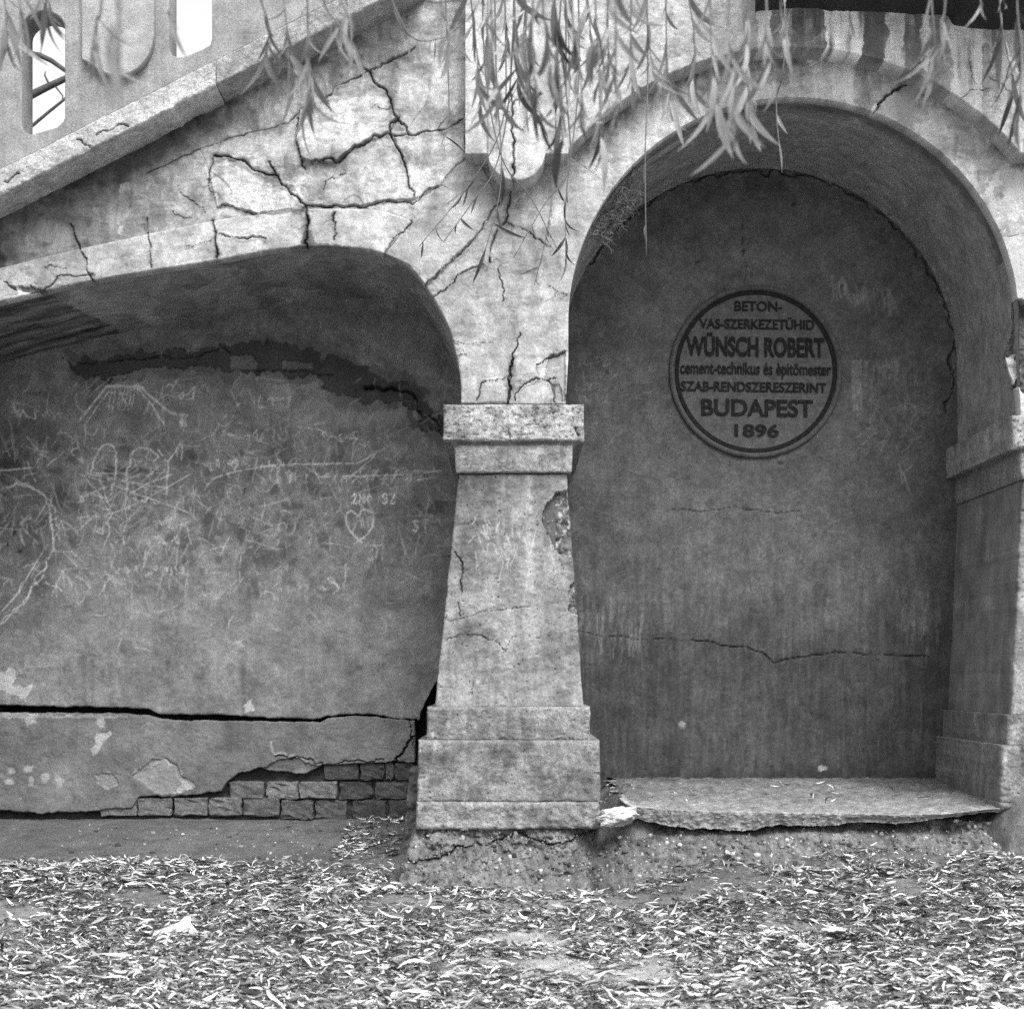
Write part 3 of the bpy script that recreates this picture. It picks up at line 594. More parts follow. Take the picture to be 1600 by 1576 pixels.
SM([(130, 722), (112, 708), (118, 700), (130, 704)]); SM([(140, 742), (155, 702), (172, 694), (181, 710), (180, 745), (174, 764)], 2.2); S([(146, 738), (196, 740)], 1.8); SM([(203, 725), (208, 706), (228, 700), (246, 712), (240, 720)], 3, .8); SM([(200, 765), (198, 735), (204, 728)], 2); S([(246, 702), (262, 722), (284, 690)], 1.8, .6); S([(262, 722), (260, 772)], 1.6); S([(284, 690), (283, 720)], 2)
SM([(565, 848), (545, 825), (541, 806), (549, 798), (560, 806), (566, 797), (580, 800), (584, 812), (576, 832), (553, 850)], 2.4, .8)
for k_ in range(5): S([(552 + k_ * 5, 808), (555 + k_ * 5, 824)], 1.2, .4)
for w_, h_ in ((88, 100), (82, 95)): S(smooth_poly([(-20, 775 + w_ * .05), (30, 757), (70, 775), (w_, 820), (78, 870), (45, 930), (0, 975)], 3), 1.6, .42, 3)
S([(-20, 985), (30, 925), (75, 850)], 1.6); S([(0, 735), (60, 730)], 2)
SM([(320, 765), (340, 745), (420, 728), (520, 724), (560, 722), (590, 705)], 1.8, .65); S([(545, 748), (575, 722), (600, 700)], 1.6); S([(500, 745), (620, 742), (690, 735)], 1.4, .5)
GL = {'2': [(0, .2), (.25, 0), (.5, .25), (0, 1), (.55, 1)], 'N': [(0, 1), (0, 0), (.5, 1), (.5, 0)], 'O': [(.25, 0), (0, .5), (.25, 1), (.5, .5), (.25, 0)], 'S': [(.5, .1), (.2, 0), (0, .25), (.5, .7), (.3, 1), (0, .9)], 'Z': [(0, 0), (.5, 0), (0, 1), (.5, 1)], 'T': [(0, 0), (.5, 0), (.25, 0), (.25, 1)]}
def glyphs(t_, u, v, h, w, a):
    for i_, ch in enumerate(t_):
        if ch in GL: S([(u + (i_ * .85 + x_) * h + (v * 0), v + y_ * h + rg.normal() * 1) for x_, y_ in GL[ch]], w, a, .8)
glyphs('2NO SZ', 550, 772, 14, 1.8, .8); glyphs('ST', 645, 812, 18, 1.6, .7)
def scrawl(u, v, h, n_, w=1.5, a=.55):                     # old scratching nobody can read any more
    x = u
    for _ in range(n_):
        pts = [(x + rg.uniform(-.2, .6) * h, v + rg.uniform(-.1, 1.1) * h) for _ in range(rg.integers(2, 5))]; S(pts, w, a * rg.uniform(.4, 1), 2.5); x += h * rg.uniform(.3, .8)
for q_ in ((360, 618, 20, 9), (350, 672, 18, 9), (500, 672, 18, 7), (235, 808, 16, 10), (175, 838, 12, 18), (320, 718, 18, 14), (20, 640, 14, 9), (250, 605, 18, 8), (180, 885, 14, 14), (120, 770, 24, 12), (20, 800, 40, 10), (430, 735, 20, 16), (560, 730, 20, 10), (430, 905, 22, 10), (0, 900, 40, 10)): scrawl(*q_)
for _ in range(10): S([(rg.uniform(120, 300), 740), (rg.uniform(120, 300), rg.uniform(760, 820))], 1.4, .45, 3)
p.line([(376, 763), (380, 772), (384, 763)], 2.2, .03, .9)
for _ in range(950):
    u = rg.uniform(-40, 690); v = np.clip(rg.normal(770, 95), 590, 1080); a = rg.choice([0, math.pi / 2, math.pi / 2, .9, 2.2]) + rg.normal() * .25; L = rg.uniform(8, 46) * (1 if v < 900 else .7)
    if u > 420 and rg.random() < .45: continue
    p.line([(u, v), (u + L * math.cos(a), v + L * math.sin(a))], rg.uniform(.8, 1.5), LT * rg.uniform(.5, .9), rg.uniform(.15, .55), 1.1)
for _ in range(26):
    u = rg.uniform(-40, 600); v = rg.normal(770, 70); r = rg.uniform(5, 18); a = rg.uniform(0, 6)
    p.line([(u + r * math.cos(a + i * .5), v + r * 1.3 * math.sin(a + i * .5)) for i in range(rg.integers(4, 10))], 1.1, LT, .35, .4, 1)
# damp runs and flakes near the long crack
for u in (130, 142, 172, 375, 380): p.line([(u, 1020), (u + 2, 1098)], 9, .11, .5, 2)
p.patch([(0, 1050), (22, 1042), (26, 1060), (18, 1072), (50, 1070), (40, 1098), (20, 1085), (0, 1074)], .5, .7, 7, 8); p.patch([(382, 1100), (394, 1092), (398, 1110), (384, 1112)], .55, .8, 4, 8)
for _ in range(30): p.blot(rg.uniform(-30, 680), rg.uniform(700, 1090), rg.uniform(3, 9), rg.uniform(3, 14), .10, .5, int(rg.integers(0, 5)), 8)
p.blot(450, 905, 14, 18, .1, .6, 3, 10); p.blot(610, 1050, 60, 40, .13, .4, 2, 30)
p.crack([(660, 1120), (672, 1095), (680, 1078), (690, 1060)], 2.4, .03, .5, amp=3)
p.rough(.003, 30, 2); p.rough(.0018, 6, 4)
build_pan(p, 'plaster_coat', WY, M_streak, lw, skirt=.09, edge='B', er=.006)
# lower plaster
LB = [(-60, 1268), (0, 1266), (80, 1270), (150, 1267), (205, 1262), (216, 1247), (250, 1243), (320, 1241), (345, 1236), (354, 1221), (378, 1206), (411, 1199), (440, 1207), (470, 1209), (500, 1196), (569, 1191), (612, 1189), (660, 1189)]
U, V = lattice(np.arange(-50, 648, 1.5), lambda u: lerp_poly(LB, u) + (fbm(u, u * 0, 18, 2) - .5) * 9, lambda u: lerp_poly(CR_B, u) + (fbm(u, u * 0, 10, 4) - .5) * 4, 1.5)
p = Pan(U, V, .17); p.mottle(.3, 60, 2); p.mottle(.16, 14, 4); p.T *= 1 + .3 * (fbm(U, V * .15, 14, 5) - .5)
p.patch([(150, 1145), (172, 1143), (175, 1150), (160, 1158), (155, 1175), (146, 1182), (143, 1172), (150, 1160)], .42, .8, 4, 8)
mm = p.patch([(208, 1208), (232, 1192), (255, 1184), (276, 1194), (284, 1212), (302, 1220), (300, 1232), (270, 1240), (240, 1238), (220, 1225)], .27, .9, 6, 12, .008)
p.patch([(276, 1215), (300, 1218), (304, 1228), (284, 1238), (272, 1236), (286, 1226)], .5, .7, 5, 8); p.line([(210, 1206), (232, 1192), (255, 1184), (276, 1196), (284, 1212)], 2.4, .5, .8, 3)
p.patch([(150, 1210), (166, 1206), (184, 1214), (184, 1226), (168, 1232), (154, 1224)], .3, .8, 4, 8, .006); p.line(smooth_poly([(150, 1212), (168, 1205), (186, 1218), (170, 1232), (152, 1222)], 5), 2, .42, .7)
for (u, v) in ((45, 1200), (48, 1220), (92, 1218), (14, 1220), (18, 1204), (70, 1214), (157, 1128), (50, 1125)): p.blot(u, v, rg.uniform(4, 11), rg.uniform(5, 12), .42, .75, int(rg.integers(0, 6)), 7)
p.patch([(-60, 1116), (60, 1114), (60, 1117), (200, 1117), (200, 1121), (-60, 1122)], .42, .5, 3, 9)
p.line([(424, 1158), (430, 1178), (448, 1184), (470, 1186), (500, 1196)], 3, .45, .7, 3); p.crack([(430, 1182), (455, 1186), (480, 1186), (505, 1195), (525, 1193), (575, 1191), (600, 1187)], 2, .015, .4)
p.patch([(412, 1200), (440, 1185), (480, 1188), (500, 1198), (512, 1212), (470, 1215), (440, 1210)], .13, .6, 6, 12, .01); p.blot(480, 1210, 22, 16, .36, .5, 3, 10)
p.crack([(652, 1125), (645, 1150), (636, 1165), (628, 1178), (620, 1190)], 3, .04, .6, amp=4); p.crack([(640, 1125), (642, 1150), (648, 1170)], 1.6, .02, .3)
p.rough(.005, 16, 2); p.rough(.002, 5, 4)
build_pan(p, 'plaster_coat', WY + .004, M_streak, lw, skirt=.09, edge='BT', er=.006)
# bricks laid bare along the foot of the wall
def brick(u0, u1, v0, v1, y, seed):
    rs = random.Random(seed); a = P(u0, v1, y); b = P(u1, v0, y); bm = bmesh.new(); bmesh.ops.create_cube(bm, size=1)
    for v in bm.verts: v.co = ((a.x + b.x) / 2 + v.co.x * (b.x - a.x), y + .06 + v.co.y * .12, (a.z + b.z) / 2 + v.co.z * (b.z - a.z))
    bmesh.ops.subdivide_edges(bm, edges=bm.edges[:], cuts=3, use_grid_fill=True)
    bmesh.ops.bevel(bm, geom=[e for e in bm.edges if len(e.link_faces) == 2 and e.calc_face_angle() > .5], offset=.005, segments=1, affect='EDGES')
    for v in bm.verts: v.co += Vector((rs.gauss(0, .0026), rs.gauss(0, .003), rs.gauss(0, .0026)))
    return from_bm('brick', bm, M_brickv[4 if u0 < 330 else (rs.choice((1, 1, 3)) if u0 > 490 else rs.choice((0, 3, 2)))], lw)
M_brickv = [material('brick_%s' % n_, b_, var=.36, sc=24 + 6 * i, fine=110, bump=.7) for i, (n_, b_) in enumerate((('mid', .13), ('dark', .08), ('pale', .18), ('dusty', .11), ('rendered', .16)))]
rows = [(1192, 1218, [(505, 560), (563, 600), (602, 614), (616, 647)], .02), (1221, 1248, [(359, 412), (417, 466), (468, 526), (531, 582), (587, 638)], .018),
        (1250, 1279, [(157, 214), (216, 268), (271, 324), (326, 377), (380, 436), (439, 489), (493, 542), (551, 603), (608, 637)], .022), (1281, 1300, [(-40, 60), (468, 530), (536, 590)], .035)]
sd_ = 0
for v0, v1, xs_, dy in rows:
    for a, b in xs_: sd_ += 1; brick(a, b, v0 + (4 if a < 200 else 0) * 0 - (4 if (v0 == 1250 and a < 420) else 0), v1 - (5 if (v0 == 1250 and a < 420) else 0), WY + dy + (.014 if a > 490 and v0 > 1215 else 0) - (.008 if a < 330 else 0), sd_)
k = kk(WY + .06); U, V = lattice(np.arange(-60, 640, 4.), lambda u: np.full_like(u, 1310.), lambda u: np.full_like(u, 1180.), 3); p = Pan(U, V, .05); p.mottle(.4, 30, 2); p.rough(.012, 12, 2)
build_pan(p, 'mortar_bed', WY + .055, M_rubble, lw)
# ------------------------------------------------------------------ right recess: dark plastered wall with the builder's plaque
nw = empty('niche_wall', P(1180, 1215, WY)); tag(nw, 'dark grey plastered wall inside the round arch, carrying the lettered plaque', 'wall')
U, V = lattice(np.arange(845, 1520, 1.8), lambda u: np.full_like(u, 1260.), lambda u: np.full_like(u, 250.), 1.8)
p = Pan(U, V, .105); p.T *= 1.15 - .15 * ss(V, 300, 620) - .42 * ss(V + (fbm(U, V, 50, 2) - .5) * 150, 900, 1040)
p.mottle(.3, 110, 2); p.mottle(.28, 18, 4); p.mottle(.2, 6, 1); p.T *= 1 + .8 * (fbm(U + 14 * fbm(U, V, 60, 2), V * .07, 5, 5, 5) - .5) * ss(V, 740, 960); p.mottle(.35, 4, 6)
lt = .26
for _ in range(260):
    u = rg.uniform(890, 1480); v = rg.uniform(900, 1190); p.line([(u, v), (u + rg.normal() * 1.5, v + rg.uniform(8, 50))], rg.uniform(1, 2.4), lt * rg.uniform(.5, .8), rg.uniform(.05, .3), 1)
for _ in range(130):
    u = rg.uniform(895, 1010) if rg.random() < .6 else rg.uniform(1400, 1470); v = rg.normal(965, 22); p.line([(u, v), (u + rg.normal() * 2, v + rg.uniform(15, 45))], rg.uniform(1.2, 2.6), .3, rg.uniform(.08, .36), 1)
for u in np.arange(1300, 1402, 5.5): p.line([(u, 440 + (u - 1300) * .2 + rg.normal() * 6), (u + 3, 470 + (u - 1300) * .15 + rg.normal() * 7)], rg.uniform(2, 5), lt, rg.uniform(.3, .75), 1.5)
for u in np.arange(1335, 1458, 5): p.line([(u, 566 + rg.normal() * 5), (u + rg.normal() * 2 - 2, 598 + rg.normal() * 6)], rg.uniform(2, 5), lt, rg.uniform(.3, .7), 1.5)
for u in (1333, 1338, 1343): p.line([(u, 565), (u + 2, 640)], 4, lt, .55, 2)
for _ in range(90):
    u = rg.uniform(1340, 1455); v = rg.uniform(605, 700); a = rg.uniform(0, 3.1); L = rg.uniform(8, 30); p.line([(u, v), (u + L * math.cos(a), v + L * math.sin(a))], 1.1, lt, .35, 3)
for _ in range(200):
    u = rg.uniform(890, 1475); v = rg.uniform(430, 900); a = rg.uniform(0, 3.1); L = rg.uniform(6, 32); p.line([(u, v), (u + L * math.cos(a), v + L * math.sin(a))], 1, lt, rg.uniform(.1, .4), 3)
p.line([(1405, 725), (1410, 755)], 1.6, lt, .8); p.line([(1404, 748), (1428, 724)], 1.6, lt, .8); p.line([(1412, 738), (1422, 770)], 1.6, lt, .8)
for (x, s_) in ((905, 0), (912, 20), (900, 38), (905, 57)):
    for i in range(6): p.line([(x + i * 9, 560 + s_), (x + i * 9 + rg.normal() * 3, 572 + s_), (x + i * 9 + 5, 560 + s_ + rg.uniform(0, 12))], 1.2, lt, .5)
p.line([(995, 745), (1010, 742), (1020, 750), (1040, 744), (1080, 748)], 2, .06, .7, 4)
p.crack([(1080, 1000), (1160, 1010), (1210, 1036), (1290, 1022), (1370, 1022), (1452, 1026)], 2.0, .015, .5); p.crack([(1040, 797), (1130, 795), (1200, 800), (1250, 797)], 1.4, .01, .35); p.crack([(905, 985), (1000, 1000), (1080, 1000)], 1.2, .01, .3)
p.crack([(1160, 350), (1161, 400), (1162, 440)], 1.4, .01, .4); p.crack([(1120, 455), (1150, 452)], 1, .006, .2)
for (u, v) in ((1162, 393), (1089, 410), (1219, 723), (950, 583), (1089, 640), (1240, 320)): p.blot(u, v, 5, 4, .04, .9, 2, 5)
arc = [(1185 + 307 * math.cos(t_), 572 - 307 * math.sin(t_)) for t_ in np.linspace(-.25, 2.6, 26)]; p.crack(arc, 4, .02, .5, amp=3); p.line([(a_ * .995 + 6, b_ + 3) for a_, b_ in arc], 3, .22, .6, 3); p.blot(1422, 475, 14, 12, .07, .6, 3); p.T *= 1 - .25 * ss(V, 1195, 1212) * (fbm(U, V, 14, 3) > .4); p.blot(1285, 1200, 7, 5, .45, .8, 2, 5); p.blot(1065, 1132, 8, 6, .35, .6, 4, 5)
p.rough(.003, 30, 2); p.rough(.0016, 6, 4);
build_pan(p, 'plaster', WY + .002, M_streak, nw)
# plaque
def lathe(name, prof, c, mat, parent, n=96):
    bm = bmesh.new(); rings = []
    for r, dy in prof:
        rings.append([bm.verts.new((c.x + r * math.cos(2 * math.pi * i / n), WY + dy, c.z + r * math.sin(2 * math.pi * i / n))) for i in range(n)])
    for A, B in zip(rings[:-1], rings[1:]):
        for i in range(n): bm.faces.new((A[i], A[(i + 1) % n], B[(i + 1) % n], B[i]))
    if prof[-1][0] < .02: bm.faces.new(rings[-1])
    bmesh.ops.recalc_face_normals(bm, faces=bm.faces[:]); return from_bm(name, bm, mat, parent)
k = kk(WY); pc = P(1180.5, 581, WY); pq = empty('round_plaque', pc, nw); pq.matrix_parent_inverse = nw.matrix_basis.inverted()
lathe('plaque_face', [(122 * k, .01), (121 * k, -.004), (60 * k, -.004), (.005, -.004)], pc, M_plaque, pq)
lathe('raised_rim', [(136 * k, .006), (134.5 * k, -.012), (132 * k, -.017), (129 * k, -.017), (127 * k, -.010), (126.5 * k, .006)], pc, M_rim, pq)
lathe('black_ring', [(126.4 * k, .006), (126 * k, -.007), (120 * k, -.007), (119.6 * k, .006)], pc, M_letter, pq)
def text(s, u0, u1, v0, v1, bold=.012, caps=True):
    cu = bpy.data.curves.new('t', 'FONT'); cu.body = s; cu.offset = bold; cu.extrude = .003; cu.space_character = 1.0
    t = bpy.data.objects.new('t', cu); C.objects.link(t); dg = bpy.context.evaluated_depsgraph_get(); me = bpy.data.meshes.new_from_object(t.evaluated_get(dg))
    cu.body = 'H' if caps else 'H'; dg = bpy.context.evaluated_depsgraph_get(); dg.update(); mh = bpy.data.meshes.new_from_object(t.evaluated_get(dg))
    ht = max(v.co.y for v in mh.vertices); hb = min(v.co.y for v in mh.vertices)
    bpy.data.objects.remove(t); bpy.data.curves.remove(cu)
    xs_ = [v.co.x for v in me.vertices]; x0, x1 = min(xs_), max(xs_); y = WY - .0075; kq = kk(y)
    for v in me.vertices:
        u = u0 + (v.co.x - x0) / (x1 - x0) * (u1 - u0); vv = v1 - (v.co.y - hb) / (ht - hb) * (v1 - v0) + (u - 1180) * .014
        q = P(u, vv, y); v.co = (q.x, y - v.co.z, q.z)
    me.name = 'lettering'; o = link('lettering', me, M_letter, pq); return o
text('BETON-', 1148, 1222, 471, 486, .012); text('VAS-SZERKEZETÜHID', 1093, 1272, 499, 514, .016); text('WÜNSCH ROBERT', 1072, 1288, 527, 557, .03)
text('cement-technikus és èpitömester', 1063, 1299, 566, 585, .013, False); text('SZAB-RENDSZERESZERINT', 1064, 1291, 597, 612, .018); text('BUDAPEST', 1096, 1270, 624, 650, .022); text('1896', 1148, 1217, 663, 682, .02)
# ------------------------------------------------------------------ slab, rubble footing, mortar lump
FE = [(985, 1246), (1000, 1258), (1040, 1264), (1100, 1266), (1200, 1268), (1300, 1270), (1400, 1272), (1480, 1270), (1562, 1262), (1620, 1262)]
FB = [(985, 1262), (1005, 1280), (1020, 1287), (1050, 1294), (1100, 1297), (1160, 1301), (1190, 1297), (1215, 1289), (1250, 1293), (1290, 1293), (1330, 1287), (1400, 1288), (1440, 1284), (1490, 1278), (1540, 1272), (1620, 1270)]
us = np.arange(985, 1620, 2.2); y0 = -.06; k0 = kk(y0); n1, n2 = 26, 70
x0 = (us - CX) * k0; zt = CAMZ + (HY - lerp_poly(FE, us)) * k0; zb = CAMZ + (HY - lerp_poly(FB, us) - (fbm(us, us * 0, 14, 2) - .5) * 8 + 2) * k0
jag = (fbm(us, us * 0, 30, 4) - .5) * .05
rows_ = []
for i in range(n1): f_ = i / (n1 - 1); rows_.append((x0, y0 + jag + .012 * math.cos(f_ * 3) + .04 * (1 - f_) * 0, zb + (zt - zb) * f_))
for i in range(1, n2): f_ = i / (n2 - 1); rows_.append((x0, y0 + jag * (1 - f_) + f_ * .87, zt + (.408 - zt) * f_))
X = np.array([r[0] for r in rows_]); Y = np.array([r[1] + 0 * x0 for r in rows_]); Z = np.array([r[2] for r in rows_])
n_ = fbm(X * 400, Y * 400 + Z * 300, 14, 3, 4) - .5; fr = (np.arange(len(rows_)) < n1)[:, None] * 1.; X = X + (1 - ss(X, X.min(), X.min() + .14)) * ((fbm(Y * 400, Y * 0, 40, 3, 4) - .5) * .16 - .03)
Y = Y + fr * n_ * .016 - fr * .006 * (fbm(X * 400, Z * 400, 4, 2, 2) > .6); Z = Z + (1 - fr) * (n_ * .02 + .006 * (fbm(X * 400, Y * 400, 5, 2, 3) - .5))
T = .21 + .10 * (1 - ss(Y, -.1, .45)) ; T = T * (.6 + .8 * fbm(X * 400, Y * 400, 9, 6, 4)); T = T * (1 + .5 * (fbm(X * 400, Y * 400, 30, 1) - .5)) + fr * .05
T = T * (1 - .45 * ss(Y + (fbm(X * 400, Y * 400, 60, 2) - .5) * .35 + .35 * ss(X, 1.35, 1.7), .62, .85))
slab = build_grid('concrete_slab', X, Y, Z, T, M_rubble, None); tag(slab, 'broken-edged concrete slab forming the step below the round plaque', 'slab')
U, V = lattice_rows(np.arange(1440, 1286, -1.6), lambda v: 646 - (v - 1290) * .22, lambda v: 985 + (v - 1290) * .5, 1.6)
p = Pan(U, V, .19); p.mottle(.5, 26, 2); p.mottle(.5, 6, 3); st = (V - 1290) / 110
p.T *= (.7 + .6 * fbm(U, V, 8, 6)); p.D -= .26 * ss(st, .0, 1.1) + .02; p.D += .10 * (fbm(U, V * 1.6, 40, 2, 5) - .5) + .06 * (fbm(U, V, 15, 5, 3) - .5); p.D += .03 * (fbm(U, V, 5, 3, 3) - .5)
p.crack([(640, 1336), (700, 1332), (760, 1318), (850, 1312), (930, 1300)], 4, .03, .5, amp=5)
p.D += .3 * ss(U, 860, 985)
foot = build_pan(p, 'rubble_footing', -.03, M_rubble, None, skirt=.5, nsk=10, edge='LT', er=.03); tag(foot, 'crumbling pebbly rubble footing beneath the middle pier', 'footing')
U, V = lattice_rows(np.arange(1420, 1200, -2.), lambda v: 640 - (v - 1200) * .07 + (fbm(v, v * 0, 20, 3) - .5) * 8, lambda v: np.full_like(v, 700.), 2); p = Pan(U, V, .13); p.mottle(.4, 20, 2); p.rough(.03, 18, 3)
fb = build_pan(p, 'mortar_flank', .2, M_rubble, foot, skirt=.25)
U, V = lattice_rows(np.arange(1425, 1283, -1.7), lambda v: 850 + 0 * v, lambda v: 1690 + 0 * v, 1.8)
p = Pan(U, V, .165); p.mottle(.6, 40, 3); p.mottle(.6, 7, 4); st = (V - 1288 - 16 * (fbm(U, U * 0, 70, 2) - .5)) / 100; peb = vn(U, V, 8, 5)
p.T *= (.55 + .9 * fbm(U, V, 9, 6)); p.D -= .60 * ss(st, .0, 1.25) - .10 * (1 - ss(st, 0, .25)) * (1 - ss(U, 1440, 1540)) - .5 * (1 - ss(U, 870, 990)); p.D += .11 * (fbm(U, V, 40, 2, 5) - .5) + .05 * (fbm(U, V, 9, 5, 3) - .5); p.D += .035 * (fbm(U, V, 5, 3, 3) - .5)
bank = build_pan(p, 'earth_bank', -.03, M_rubble, None); tag(bank, kind='structure')
bm = bmesh.new(); bmesh.ops.create_icosphere(bm, subdivisions=4, radius=1)
for v in bm.verts:
    d = fbm(np.array(v.co.x * 40 + 200), np.array(v.co.y * 40 + v.co.z * 61 + 200), 22, 2); v.co = P(962, 1276, -.10) + Vector((v.co.x * .075 * (.5 + d), v.co.y * .05 * (.5 + d), v.co.z * .032 * (.4 + 1.2 * d) - v.co.x * -.012))
lump = from_bm('mortar_lump', bm, material('pale_mortar', .62, var=.25, sc=30, fine=100, bump=.7), None); tag(lump, 'pale lump of broken mortar between the middle pier and the slab', 'rubble')

# ------------------------------------------------------------------ willow in front of the bridge
def leaf_mesh(name, L, W, bend, fold, mat, side=0.):
    n_ = 7; vs, fs = [], []
    for i in range(n_ + 1):
        t = i / n_; w_ = W * math.sin(math.pi * min(1, t * .96 + .03)) ** .8 * (1 - .25 * t); x = side * L * t * t; z = -L * (t - bend * t * t * .3); y = bend * L * t * t * .6
        vs += [(x - w_ / 2, y, z), (x, y + fold * w_, z), (x + w_ / 2, y, z)]
    for i in range(n_):
        a = i * 3; fs += [(a, a + 1, a + 4, a + 3), (a + 1, a + 2, a + 5, a + 4)]
    me = bpy.data.meshes.new(name); me.from_pydata(vs, [], fs); me.materials.append(mat)
    for f in me.polygons: f.use_smooth = True
    return me
LM = {}
for mi in range(3): LM[mi] = [leaf_mesh('leaf', 1, .09 + .022 * j, .25 + .25 * j, .25, M_leaf[mi], (-.32, .04, .34, .16)[j]) for j in range(4)]
willow = empty('willow_tree', (-3.4, -2.7, 0)); tag(willow, 'weeping willow with narrow pale leaves hanging across the top of the picture', 'tree')
def limb(name, pts, r0, r1): bm = bmesh.new(); tube(bm, [Vector(q) for q in smooth_poly3(pts)], r0, r1, 10); return from_bm(name, bm, M_bark, willow, True)
def smooth_poly3(pts, n_=6):
    p = [Vector(q) for q in pts]; p = [p[0] * 2 - p[1]] + p + [p[-1] * 2 - p[-2]]; o = []
    for i in range(1, len(p) - 2):
        for k_ in range(n_): t = k_ / n_; o.append(.5 * (2 * p[i] + (p[i + 1] - p[i - 1]) * t + (2 * p[i - 1] - 5 * p[i] + 4 * p[i + 1] - p[i + 2]) * t * t + (3 * p[i] - p[i - 1] - 3 * p[i + 1] + p[i + 2]) * t ** 3))
    o.append(p[-2]); return o
limb('trunk', [(-3.4, -2.7, -.1), (-3.42, -2.7, .9), (-3.3, -2.72, 1.9), (-3.0, -2.8, 2.6)], .17, .11)
limb('limb', [(-3.05, -2.78, 2.5), (-2.2, -2.95, 2.72), (-1., -3., 2.6), (.2, -2.95, 2.62), (1.3, -3.0, 2.5)], .07, .018)
limb('limb', [(-3.0, -2.8, 2.6), (-2.2, -2.0, 3.4), (-1., -1.2, 3.6), (.1, -1.0, 3.55), (1.5, -1.1, 3.35), (2., -1.2, 3.2)], .08, .018)
NLEAF = [0]; extra = []
def strand(pts, y, nl, ll, mats=(0, 0, 1), start=.25, spread=.5, r=.0016, jit=.12):
    rs = random.Random(int(pts[0][0] * 7 + pts[-1][1])); y += rs.uniform(-.45, .7) if y < -1.9 else 0
    top = P(pts[0][0], pts[0][1], y); zl = 2.6 if y < -1.55 else 3.5
    w3 = [Vector((top.x + rs.uniform(-.05, .05), y + rs.uniform(-.03, .03), max(zl, top.z + .1)))] + [P(u, v, y + rs.uniform(-.04, .04)) for u, v in pts]
    path = smooth_poly3(w3, 6); bm = bmesh.new(); tube(bm, path, r * 1.5, r * .6, 5); br = from_bm('branch', bm, M_twig, willow, True)
    vis = [q for q in path[5:]]; k_ = kk(y)
    for i in range(nl):
        t = start + (1 - start) * ((i + rs.random()) / nl) ** .8 * .97; f_ = min(t, .999) * (len(vis) - 1); a = int(f_); q = vis[a].lerp(vis[min(a + 1, len(vis) - 1)], f_ - a)
        L = ll * k_ * rs.uniform(.4, 1.1); lr = rs.gauss(0, spread); 
        m4 = Matrix.Translation(q) @ Matrix.Rotation(lr, 4, 'Y') @ Matrix.Rotation(rs.gauss(0, .35), 4, 'X') @ Matrix.Rotation(rs.uniform(-1.2, 1.2), 4, 'Z') @ Matrix.Scale(L, 4)
        me = LM[rs.choice(mats)][rs.randrange(4)]
        if NLEAF[0] < 300:
            o = bpy.data.objects.new('leaf', me); C.objects.link(o); o.parent = br; o.matrix_basis = m4; NLEAF[0] += 1
        else: extra.append((m4, me))
